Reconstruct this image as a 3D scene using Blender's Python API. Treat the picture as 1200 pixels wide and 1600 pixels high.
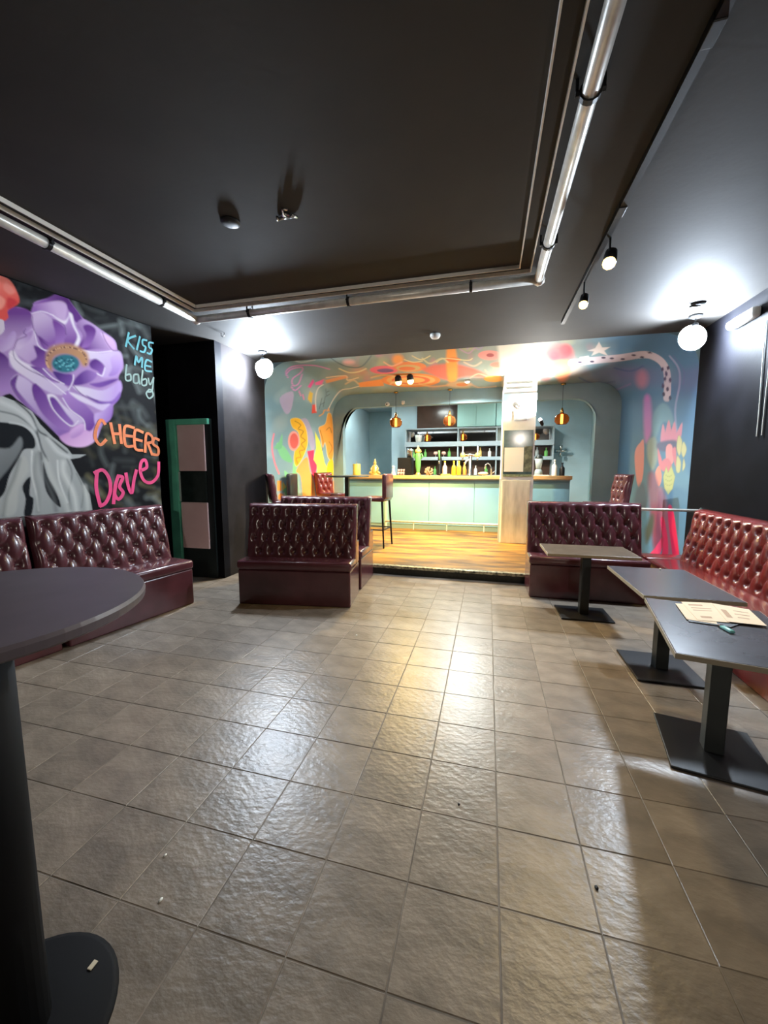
import bpy, bmesh, math, random
import numpy as np
from mathutils import Vector, Matrix
random.seed(7)
S = bpy.context.scene
for o in list(bpy.data.objects): bpy.data.objects.remove(o)
COL = S.collection
PI = math.pi
R = math.radians

# ------------------------------------------------------------------ camera
F, CAMH, YAW, PITCH = 614.9, 1.42, -14.75, -6.34      # focal length in pixels of a 1200x1600 frame
cam = bpy.data.cameras.new('camera'); camo = bpy.data.objects.new('camera', cam); COL.objects.link(camo)
cam.sensor_fit = 'VERTICAL'; cam.sensor_height = 36; cam.sensor_width = 27
cam.lens = F/1600*36; cam.clip_start = .02; cam.clip_end = 100
camo.location = (0, 0, CAMH); camo.rotation_euler = (R(90+PITCH), 0, R(-YAW))
S.camera = camo
# ------------------------------------------------------------------ world, exposure
w = bpy.data.worlds.new('world'); S.world = w; w.use_nodes = True
w.node_tree.nodes['Background'].inputs[0].default_value = (1.0, .93, .84, 1)
w.node_tree.nodes['Background'].inputs[1].default_value = .05
S.view_settings.view_transform = 'Standard'; S.view_settings.look = 'None'
S.view_settings.exposure = 0; S.view_settings.gamma = 1; S.view_settings.use_curve_mapping = False
# lamp strengths (used in the builders of the lamps)
COOL = (.74, .86, 1.0); WARM = (1.0, .68, .20)
FLOOD_L = 1250; STAGE_W = 900; TRACK_W = 45; BAR_L = 80; COLUMN_W = 170; REAR_L = 700; DOWN_W = 700

# ------------------------------------------------------------------ photo pixel -> place
_y, _p = R(YAW), R(PITCH)
_fw = np.array([math.sin(_y)*math.cos(_p), math.cos(_y)*math.cos(_p), math.sin(_p)])
_rt = np.array([math.cos(_y), -math.sin(_y), 0.]); _up = np.cross(_rt, _fw)
def ray(x, y): return _rt*((x-600)/F)+_up*((800-y)/F)+_fw
def onz(x, y, z=0):
    d = ray(x, y); t = (z-CAMH)/d[2]; return Vector((t*d[0], t*d[1], z))
def ony(x, y, Y):
    d = ray(x, y); t = Y/d[1]; return Vector((t*d[0], Y, CAMH+t*d[2]))
def pix(P):                                            # (n,3) -> px, py
    v = P-np.array([0, 0, CAMH]); a = v@_rt; b = v@_up; c = v@_fw
    return 600+F*a/c, 800-F*b/c

# ------------------------------------------------------------------ materials
def lin(c):
    return tuple(((v/255)/12.92 if v/255 <= .04045 else ((v/255+.055)/1.055)**2.4) for v in c)
MATS = {}
def mat(name, c, rough=.5, metal=0, var=0, vscale=6, bump=0, bscale=40, coat=0, emit=None, estr=0, trans=0, ior=1.45, c2=None, detail=6, stretch=None, rnd=0, spec=None):
    if name in MATS: return MATS[name]
    m = bpy.data.materials.new(name); m.use_nodes = True; MATS[name] = m
    nt = m.node_tree; b = nt.nodes['Principled BSDF']; N = nt.nodes.new; L = nt.links.new
    col = lin(c)
    b.inputs['Base Color'].default_value = (*col, 1); b.inputs['Roughness'].default_value = rough
    b.inputs['Metallic'].default_value = metal; b.inputs['IOR'].default_value = ior
    if spec is not None: b.inputs['Specular IOR Level'].default_value = spec
    if coat: b.inputs['Coat Weight'].default_value = coat; b.inputs['Coat Roughness'].default_value = .12
    if trans: b.inputs['Transmission Weight'].default_value = trans
    if emit: b.inputs['Emission Color'].default_value = (*emit, 1); b.inputs['Emission Strength'].default_value = estr
    if var or bump or c2:
        tc = N('ShaderNodeTexCoord'); mp = N('ShaderNodeMapping'); L(tc.outputs['Object'], mp.inputs[0])
        if stretch: mp.inputs['Scale'].default_value = stretch
    last = None
    if var or c2:
        n = N('ShaderNodeTexNoise'); n.inputs['Scale'].default_value = vscale; n.inputs['Detail'].default_value = detail
        L(mp.outputs[0], n.inputs['Vector'])
        rp = N('ShaderNodeValToRGB'); L(n.outputs[0], rp.inputs[0])
        a = lin(c2) if c2 else tuple(max(0, v*(1-var)) for v in col); d = col if c2 else tuple(min(1, v*(1+var)) for v in col)
        rp.color_ramp.elements[0].position = .35; rp.color_ramp.elements[1].position = .65
        rp.color_ramp.elements[0].color = (*a, 1); rp.color_ramp.elements[1].color = (*d, 1)
        last = rp.outputs[0]
    if rnd:
        oi = N('ShaderNodeObjectInfo'); hs = N('ShaderNodeHueSaturation'); mr = N('ShaderNodeMapRange')
        mr.inputs[3].default_value = 1-rnd; mr.inputs[4].default_value = 1+rnd
        L(oi.outputs['Random'], mr.inputs[0]); L(mr.outputs[0], hs.inputs['Value'])
        if last: L(last, hs.inputs['Color'])
        else: hs.inputs['Color'].default_value = (*col, 1)
        last = hs.outputs[0]
    if last: L(last, b.inputs['Base Color'])
    if bump:
        n2 = N('ShaderNodeTexNoise'); n2.inputs['Scale'].default_value = bscale; n2.inputs['Detail'].default_value = 4
        L(mp.outputs[0], n2.inputs['Vector'])
        bp = N('ShaderNodeBump'); bp.inputs['Strength'].default_value = bump; bp.inputs['Distance'].default_value = .01
        L(n2.outputs[0], bp.inputs['Height']); L(bp.outputs[0], b.inputs['Normal'])
    return m
def paintmat(name, rough=.75):                          # colours laid on the mesh as paint
    m = bpy.data.materials.new(name); m.use_nodes = True; nt = m.node_tree; b = nt.nodes['Principled BSDF']
    a = nt.nodes.new('ShaderNodeAttribute'); a.attribute_name = 'paint'
    nt.links.new(a.outputs['Color'], b.inputs['Base Color']); b.inputs['Roughness'].default_value = rough; b.inputs['Specular IOR Level'].default_value = .15
    return m
M_black = mat('black_wall_paint', (17, 17, 21), .62, var=.25, vscale=3, bump=.05, bscale=60, spec=.06)
M_ceil = mat('black_ceiling_paint', (46, 43, 40), .75, var=.15, vscale=2, bump=.05, bscale=30)
M_vinyl = mat('maroon_vinyl', (84, 46, 52), .24, var=.15, vscale=5, bump=.05, bscale=120, coat=.35)
M_red = mat('red_vinyl', (104, 32, 30), .26, var=.15, vscale=5, bump=.05, bscale=120, coat=.35)
M_blackvinyl = mat('black_vinyl', (34, 30, 34), .3, coat=.3)
M_button = mat('dark_vinyl_button', (40, 20, 24), .3, coat=.3)
M_steel = mat('dark_steel', (58, 62, 62), .38, metal=.6, var=.1)
M_blackmetal = mat('black_metal', (18, 19, 22), .48, metal=.2)
M_top = mat('grey_laminate', (70, 70, 80), .27, var=.12, vscale=8)
M_topedge = mat('pale_laminate_edge', (150, 140, 120), .5)
M_brown_top = mat('brown_laminate', (84, 74, 62), .35, var=.2, vscale=8)
M_chrome = mat('chrome', (205, 205, 205), .18, metal=1)
M_alu = mat('aluminium_pipe', (214, 212, 204), .34, metal=.25, var=.12, vscale=14)
M_white = mat('white_plastic', (225, 225, 218), .4)
M_strip = mat('white_trim', (246, 244, 236), .4)
M_teal = mat('teal_paint', (116, 226, 190), .5, var=.08)
M_pink = mat('pink_panel', (254, 218, 216), .45, var=.06, vscale=3)
M_glassdark = mat('dark_glass', (40, 52, 50), .08, var=.2, vscale=8)
M_bluewall = mat('pale_blue_wall', (164, 188, 198), .5, var=.06, vscale=2)
M_blueside = mat('blue_wall', (136, 164, 170), .5, var=.08, vscale=2)
M_barpanel = mat('pale_teal_panel', (124, 166, 182), .45, var=.05, vscale=2)
M_wood = mat('bar_top_wood', (190, 150, 98), .35, var=.15, vscale=6, stretch=(1, 6, 6))
M_shelf = mat('grey_shelf', (150, 165, 172), .4)
M_mirror = mat('mirror', (200, 205, 205), .03, metal=1)
M_brown = mat('brown_smoked_glass', (72, 54, 46), .2, var=.15, vscale=3)

# ------------------------------------------------------------------ mesh helpers
def obj(name, bm, m=None, parent=None, smooth=False, loc=None, label=None):
    me = bpy.data.meshes.new(name)
    bmesh.ops.recalc_face_normals(bm, faces=bm.faces); bm.to_mesh(me); bm.free()
    if smooth:
        for p in me.polygons: p.use_smooth = True
    return link(name, me, m, parent, loc, label)
def link(name, me, m=None, parent=None, loc=None, label=None):
    o = bpy.data.objects.new(name, me); COL.objects.link(o)
    if m is not None and not me.materials:
        for q in (m if isinstance(m, (list, tuple)) else [m]): me.materials.append(q)
    if parent: o.parent = parent
    if loc is not None: o.location = loc
    if label: o['label'] = label
    return o
def tag(o, label, cat, group=None):
    o['label'] = label; o['category'] = cat
    if group: o['group'] = group
    return o
def thing(name, label, cat, loc=(0, 0, 0), rotz=0, group=None):
    o = bpy.data.objects.new(name, None); COL.objects.link(o); o.empty_display_size = .05
    o.location = loc; o.rotation_euler = (0, 0, rotz)
    return tag(o, label, cat, group)
def struct(name, bm, m, parent=None, label=None, smooth=False):
    o = obj(name, bm, m, parent, smooth)
    if not parent: o['kind'] = 'structure'
    if label: o['label'] = label
    return o
def box(bm, x0, x1, y0, y1, z0, z1, bev=0, seg=2, mi=0):
    r = bmesh.ops.create_cube(bm, size=1)
    bmesh.ops.scale(bm, vec=(x1-x0, y1-y0, z1-z0), verts=r['verts'])
    bmesh.ops.translate(bm, vec=((x0+x1)/2, (y0+y1)/2, (z0+z1)/2), verts=r['verts'])
    vs = r['verts']
    if bev:
        es = list({e for v in vs for e in v.link_edges})
        q = bmesh.ops.bevel(bm, geom=es, offset=bev, segments=seg, profile=.5, affect='EDGES')
        vs = q['verts']
    if mi:
        for f in {f for v in vs for f in v.link_faces}: f.material_index = mi
    return vs
def bx(*a, **k):
    bm = bmesh.new(); box(bm, *a, **k); return bm
def tube(bm, pts, r, seg=10, cap=True):
    pts = [Vector(p) for p in pts]; rings = []
    rs = r if isinstance(r, (list, tuple)) else [r]*len(pts)
    pn = None
    for i, p in enumerate(pts):
        t = ((pts[min(i+1, len(pts)-1)]-p).normalized()+(p-pts[max(i-1, 0)]).normalized())
        t.normalize()
        if pn is None:
            a = Vector((0, 0, 1)) if abs(t.z) < .9 else Vector((1, 0, 0)); n = t.cross(a).normalized()
        else:
            n = (pn-t*pn.dot(t)).normalized()
        pn = n; b = t.cross(n)
        rings.append([bm.verts.new(p+(n*math.cos(2*PI*k/seg)+b*math.sin(2*PI*k/seg))*rs[i]) for k in range(seg)])
    for i in range(len(rings)-1):
        for k in range(seg):
            bm.faces.new((rings[i][k], rings[i][(k+1) % seg], rings[i+1][(k+1) % seg], rings[i+1][k]))
    if cap: bm.faces.new(rings[0][::-1]); bm.faces.new(rings[-1])
    return bm
def tb(pts, r, seg=10): return tube(bmesh.new(), pts, r, seg)
def lathe(bm, prof, seg=16, c=(0, 0, 0)):
    rings = []
    for r, z in prof:
        if r < 1e-5: rings.append([bm.verts.new((c[0], c[1], c[2]+z))])
        else: rings.append([bm.verts.new((c[0]+r*math.cos(2*PI*k/seg), c[1]+r*math.sin(2*PI*k/seg), c[2]+z)) for k in range(seg)])
    for a, b in zip(rings, rings[1:]):
        for k in range(seg):
            A, B, Cc, D = a[k % len(a)], a[(k+1) % len(a)], b[(k+1) % len(b)], b[k % len(b)]
            vs = []
            for v in (A, B, Cc, D):
                if v not in vs: vs.append(v)
            if len(vs) > 2: bm.faces.new(vs)
    for e in (rings[0], rings[-1]):
        if len(e) > 2: bm.faces.new(e)
    return bm
def lt(prof, seg=16, c=(0, 0, 0)): return lathe(bmesh.new(), prof, seg, c)
def ball(bm, c, r, sx=1, sy=1, sz=1, sub=2):
    q = bmesh.ops.create_icosphere(bm, subdivisions=sub, radius=r)
    bmesh.ops.scale(bm, vec=(sx, sy, sz), verts=q['verts']); bmesh.ops.translate(bm, vec=c, verts=q['verts'])
    return bm
def quad(pts):
    bm = bmesh.new(); bm.faces.new([bm.verts.new(p) for p in pts]); return bm
def copytree(o, parent=None):
    c = o.copy(); COL.objects.link(c)
    if parent: c.parent = parent
    for ch in list(o.children): copytree(ch, c)
    return c

# ------------------------------------------------------------------ painting on walls
def smooth_poly(pts, n=6, closed=True):
    P = np.array(pts, float); m = len(P); out = []
    rng = range(m) if closed else range(m-1)
    for i in rng:
        if closed: a, b, c, d = P[i-1], P[i], P[(i+1) % m], P[(i+2) % m]
        else: a, b, c, d = P[max(i-1, 0)], P[i], P[i+1], P[min(i+2, m-1)]
        for k in range(n):
            t = k/n
            out.append(.5*((2*b)+(-a+c)*t+(2*a-5*b+4*c-d)*t*t+(-a+3*b-3*c+d)*t**3))
    if not closed: out.append(P[-1])
    return np.array(out)
class Painter:
    def __init__(s, px, py, base): s.x, s.y = px, py; s.c = np.tile(np.array(lin(base)), (len(px), 1))
    def _cand(s, P, pad=0):
        return np.nonzero((s.x > P[:, 0].min()-pad) & (s.x < P[:, 0].max()+pad) & (s.y > P[:, 1].min()-pad) & (s.y < P[:, 1].max()+pad))[0]
    def _dist(s, I, P, closed):
        x, y = s.x[I], s.y[I]; d = np.full(len(I), 1e9)
        Q = np.vstack([P, P[:1]]) if closed else P
        for a, b in zip(Q[:-1], Q[1:]):
            ab = b-a; l = ab@ab
            if l < 1e-9: continue
            t = np.clip(((x-a[0])*ab[0]+(y-a[1])*ab[1])/l, 0, 1)
            d = np.minimum(d, (x-a[0]-t*ab[0])**2+(y-a[1]-t*ab[1])**2)
        return np.sqrt(d)
    def poly(s, pts, c, c2=None, p1=None, p2=None, soft=.6, o=(0, 0, 1), sm=True, rim=None, rw=2.5, op=1):
        P = np.array([(o[0]+q[0]*o[2], o[1]+q[1]*o[2]) for q in pts], float)
        if sm: P = smooth_poly(P, 4)
        I = s._cand(P, soft+1)
        if not len(I): return
        x, y = s.x[I], s.y[I]; ins = np.zeros(len(I), bool)
        Q = np.vstack([P, P[:1]])
        for a, b in zip(Q[:-1], Q[1:]):
            if a[1] == b[1]: continue
            ins ^= ((a[1] > y) != (b[1] > y)) & (x < (b[0]-a[0])*(y-a[1])/(b[1]-a[1])+a[0])
        d = s._dist(I, P, True); sd = np.where(ins, d, -d)
        al = np.clip(sd/soft*.5+.5, 0, 1)*op
        col = np.tile(np.array(lin(c)), (len(I), 1))
        if c2 is not None:
            a = P.min(0) if p1 is None else np.array([o[0]+p1[0]*o[2], o[1]+p1[1]*o[2]]); b = P.max(0) if p2 is None else np.array([o[0]+p2[0]*o[2], o[1]+p2[1]*o[2]])
            t = np.clip(((x-a[0])*(b-a)[0]+(y-a[1])*(b-a)[1])/((b-a)@(b-a)), 0, 1)[:, None]
            col = col*(1-t)+np.array(lin(c2))*t
        if rim is not None:
            t = np.clip(1-sd/rw, 0, 1)[:, None]; col = col*(1-t)+np.array(lin(rim))*t
        s.c[I] = s.c[I]*(1-al[:, None])+col*al[:, None]
    def stroke(s, pts, c, wd, o=(0, 0, 1), soft=.6, sm=True, op=1):
        P = np.array([(o[0]+q[0]*o[2], o[1]+q[1]*o[2]) for q in pts], float)
        if sm and len(P) > 2: P = smooth_poly(P, 5, False)
        I = s._cand(P, wd/2+soft+1)
        if not len(I): return
        al = (np.clip((wd/2-s._dist(I, P, False))/soft*.5+.5, 0, 1)*op)[:, None]
        s.c[I] = s.c[I]*(1-al)+np.array(lin(c))*al
    def ell(s, cx, cy, rx, ry, c, o=(0, 0, 1), **k):
        s.poly([(cx+rx*math.cos(t*PI/6), cy+ry*math.sin(t*PI/6)) for t in range(12)], c, o=o, **k)
    def cloud(s, c, amt, scale, seed, region=None, thr=.5):
        rg = np.random.RandomState(seed); v = np.zeros(len(s.x))
        for k in range(14):
            a = rg.uniform(0, 2*PI); f = scale*rg.uniform(.5, 2.4); v += np.sin(f*(s.x*math.cos(a)+s.y*math.sin(a))+rg.uniform(0, 6)+1.5*np.sin(.6*f*(s.y*math.cos(a)-s.x*math.sin(a))))
        v = np.clip((v/14**.5-thr)*.9, 0, 1)*amt
        if region is not None: v *= region
        s.c = s.c*(1-v[:, None])+np.array(lin(c))*v[:, None]
def painted_grid(name, G, colors, m, parent=None):
    nu, nv = G.shape[:2]
    me = bpy.data.meshes.new(name)
    idx = np.arange(nu*nv).reshape(nu, nv)
    f = np.stack([idx[:-1, :-1], idx[1:, :-1], idx[1:, 1:], idx[:-1, 1:]], -1).reshape(-1, 4)
    me.vertices.add(nu*nv); me.vertices.foreach_set('co', G.reshape(-1).astype(np.float32))
    me.loops.add(f.size); me.loops.foreach_set('vertex_index', f.reshape(-1).astype(np.int32))
    me.polygons.add(len(f)); me.polygons.foreach_set('loop_start', (np.arange(len(f))*4).astype(np.int32))
    me.update(calc_edges=True); me.validate()
    at = me.color_attributes.new('paint', 'FLOAT_COLOR', 'POINT')
    at.data.foreach_set('color', np.hstack([colors, np.ones((len(colors), 1))]).reshape(-1).astype(np.float32))
    for p in me.polygons: p.use_smooth = True
    return link(name, me, m, parent)

# ================================================================== THE SETTING
CEIL = 2.97; YP = 5.40; XL, XR = -3.27, 2.29; ZS = .12; YB = 8.10; YW = 10.2; YS = 5.03
TX0, TPX, TY0, TPY = .074, .3035, 1.19, .298
# --- floor: grout bed with one object per tile
M_tile = mat('slate_tile', (128, 117, 104), .33, var=.22, vscale=5, bump=.28, bscale=26, rnd=.13, stretch=(1, 1.6, 1))
floor = struct('floor', bx(-5.2, XR+.05, -5, YS+.02, -.12, -.002), mat('dark_grout', (112, 103, 92), .7, var=.5, vscale=2.5))
tilemesh = []
for k in range(4):
    bm = bmesh.new(); g = .0014
    vs = [bm.verts.new(p) for p in [(-TPX/2+g, -TPY/2+g, -.0022), (TPX/2-g, -TPY/2+g, -.0022), (TPX/2-g, TPY/2-g, -.0022), (-TPX/2+g, TPY/2-g, -.0022)]]
    c = .0022
    ts = [bm.verts.new((v.co.x-math.copysign(c, v.co.x), v.co.y-math.copysign(c, v.co.y), random.uniform(-.0006, .0004))) for v in vs]
    bm.faces.new(ts)
    for i in range(4): bm.faces.new((vs[i], vs[(i+1) % 4], ts[(i+1) % 4], ts[i]))
    me = bpy.data.meshes.new('floor_tile'); bmesh.ops.recalc_face_normals(bm, faces=bm.faces); bm.to_mesh(me); bm.free(); me.materials.append(M_tile); tilemesh.append(me)
cells = []
for i in range(-18, 8):
    for j in range(-20, 13):
        x = TX0+(i+.5)*TPX; y = TY0+(j+.5)*TPY
        if y+TPY/2 > YS or x+TPX/2 > XR: continue
        px, py = pix(np.array([[x, y, 0.]])) if y > .1 else (np.array([-999.]), np.array([0.]))
        vis = y > .35 and -60 < px[0] < 1260 and py[0] < 1680
        if vis and ((x < -3.15) or (x > 1.75) or (y > 4.5 and (x > .6 or x < -1.5))): vis = False
        cells.append((0 if vis else 1, x*x+y*y, x, y))
cells.sort(); rest = []
for n, (h, d, x, y) in enumerate(cells):
    if h == 0 and n < 300:
        o = link('floor_tile', tilemesh[random.randrange(4)], None, floor, (x, y, 0))
        o.rotation_euler = (0, 0, random.choice((0, PI)))
    else: rest.append((x, y))
bm = bmesh.new()
for x, y in rest:
    g = .004; bm.faces.new([bm.verts.new((x+sx*(TPX/2-g), y+sy*(TPY/2-g), 0)) for sx, sy in ((-1, -1), (1, -1), (1, 1), (-1, 1))])
o = obj('outer_floor_tiles', bm, M_tile, floor); o['kind'] = 'stuff'
# --- ceiling
ceil = struct('ceiling', bx(-5.2, XR+.1, -5, YP, CEIL, CEIL+.1), M_ceil)
# --- right wall (black part)
struct('wall_right', bx(XR, XR+.12, -5, YP, 0, CEIL), M_black)
# --- left corridor wall beside the stage, door wall
struct('wall_left_corridor', bx(XL-.15, XL, 4.42, YP, 0, CEIL), mat('dark_grey_wall_paint', (40, 37, 37), .65, var=.2, vscale=3, spec=.06))
struct('wall_door', bx(-5.1, XL, 4.30, 4.42, 0, CEIL), M_black)
# --- mural wall (left), turned 9.9 degrees
WA = R(9.9); wd = np.array([math.sin(WA), math.cos(WA), 0]); wn = np.array([math.cos(WA), -math.sin(WA), 0]); wp = np.array([-3.62, 3.71, 0])
def wallpt(s, z, off=0): return wp-wd*s+wn*off+np.array([0, 0, z])
bm = bmesh.new()
c8 = [wallpt(s, z, o_) for s in (0, 8.7) for z in (0, CEIL) for o_ in (0, -.14)]
vs = [bm.verts.new(p) for p in c8]; bmesh.ops.convex_hull(bm, input=vs)
wl = struct('wall_left', bm, M_black)
struct('wall_niche', bx(-5.15, -5.05, 2.6, 4.30, 0, CEIL), M_black)
struct('wall_rear', bx(-5.2, XR+.12, -5.1, -5, 0, CEIL), M_black)
# mural paint as a fine painted skin on that wall
nu, nv = 300, 330
ss = np.linspace(.004, 2.25, nu); zz = np.linspace(.75, 2.96, nv)
G = wp[None, None, :]-wd[None, None, :]*ss[:, None, None]+wn[None, None, :]*.003+np.array([0, 0, 1.])[None, None, :]*zz[None, :, None]
V = G.reshape(-1, 3); px, py = pix(V)
P = Painter(px, py, (13, 13, 16))
A = (0, 400, .25)
rg = np.random.RandomState(4)
for k in range(150):
    x0 = rg.uniform(110, 250); y0 = rg.uniform(455, 800)
    if y0 < 520 and x0 > 215: continue
    ln = rg.uniform(10, 45); an = rg.uniform(-.3, 1.5); g = rg.uniform(30, 150)
    tint = (g*1.05, g*1.0, g*.72) if (y0 > 610 and rg.rand() < .45) else (g*.94, g, g*.98)
    P.stroke([(x0, y0), (x0+ln*.5*math.cos(an)+rg.uniform(-5, 5), y0+ln*.5*math.sin(an)), (x0+ln*math.cos(an), y0+ln*math.sin(an))], tint, rg.uniform(1.5, 8), soft=4, op=.5)
for k in range(26):
    x0 = rg.uniform(10, 60); y0 = rg.uniform(405, 475); P.stroke([(x0, y0), (x0+rg.uniform(5, 30), y0+rg.uniform(-10, 20))], (70, 74, 76), rg.uniform(2, 7), soft=6, op=.5)
A = (0, 400, .25); B = (0, 600, .25)
DP, MP, LP, PL, PK = (72, 30, 104), (128, 78, 164), (198, 166, 214), (242, 232, 244), (220, 164, 218)
# grey figure below the flower
P.poly([(-60, 60), (0, 70), (100, 110), (200, 170), (250, 250), (330, 330), (420, 400), (450, 440), (540, 440), (500, 460), (440, 470), (470, 530), (520, 620), (560, 690), (580, 800), (380, 900), (-60, 900)], (196, 198, 196), (158, 162, 160), o=B, sm=False)
for q in ([(-60, 240), (0, 238), (100, 250), (170, 280), (215, 340), (215, 400), (150, 410), (110, 480), (60, 570), (20, 690), (-60, 700)],
          [(270, 490), (300, 580), (350, 670), (380, 770), (320, 720), (280, 640)], [(140, 640), (190, 580), (185, 690), (210, 720), (195, 820), (150, 820), (160, 720)]):
    P.poly(q, (20, 23, 28), o=B, soft=1)
P.poly([(-60, 420), (60, 400), (125, 330), (140, 390), (90, 480), (20, 570), (-60, 640)], (150, 154, 154), (90, 94, 96), o=B, soft=2)
P.poly([(20, 740), (90, 560), (150, 450), (180, 540), (120, 640), (100, 800), (20, 820)], (190, 192, 186), o=B, soft=2)
for q, c in (([(0, 170), (110, 200), (200, 270), (240, 340), (260, 470)], (120, 124, 124)), ([(100, 110), (190, 190), (240, 290), (300, 330), (420, 430)], (70, 74, 76)), ([(230, 290), (260, 400), (300, 480)], (90, 94, 96)),
             ([(420, 470), (450, 560), (430, 680), (440, 780)], (130, 134, 132)), ([(360, 480), (370, 600), (420, 740)], (222, 224, 220)), ([(480, 560), (520, 660), (510, 770)], (140, 144, 140)), ([(200, 420), (200, 560), (230, 700), (240, 790)], (226, 228, 224)), ([(60, 240), (150, 260), (220, 320), (250, 420)], (210, 212, 210))):
    P.stroke(q, c, 2.4, o=B, soft=1.5)
for q, c, w_ in (([(0, 110), (90, 150), (170, 210), (215, 280)], (228, 230, 228), 5), ([(300, 340), (360, 420), (430, 455)], (232, 234, 230), 4), ([(290, 480), (330, 600), (400, 720), (430, 800)], (206, 208, 202), 7), ([(395, 490), (400, 560), (460, 680), (480, 800)], (230, 232, 226), 6), ([(250, 430), (270, 560), (330, 700), (350, 790)], (104, 108, 108), 4), ([(120, 470), (90, 580), (40, 700), (20, 820)], (110, 114, 112), 4), ([(225, 440), (215, 560), (240, 680), (235, 800)], (140, 144, 140), 4), ([(530, 640), (545, 720), (550, 800)], (222, 224, 216), 4)):
    P.stroke(q, c, w_, o=B, soft=4, op=.75)
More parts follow.
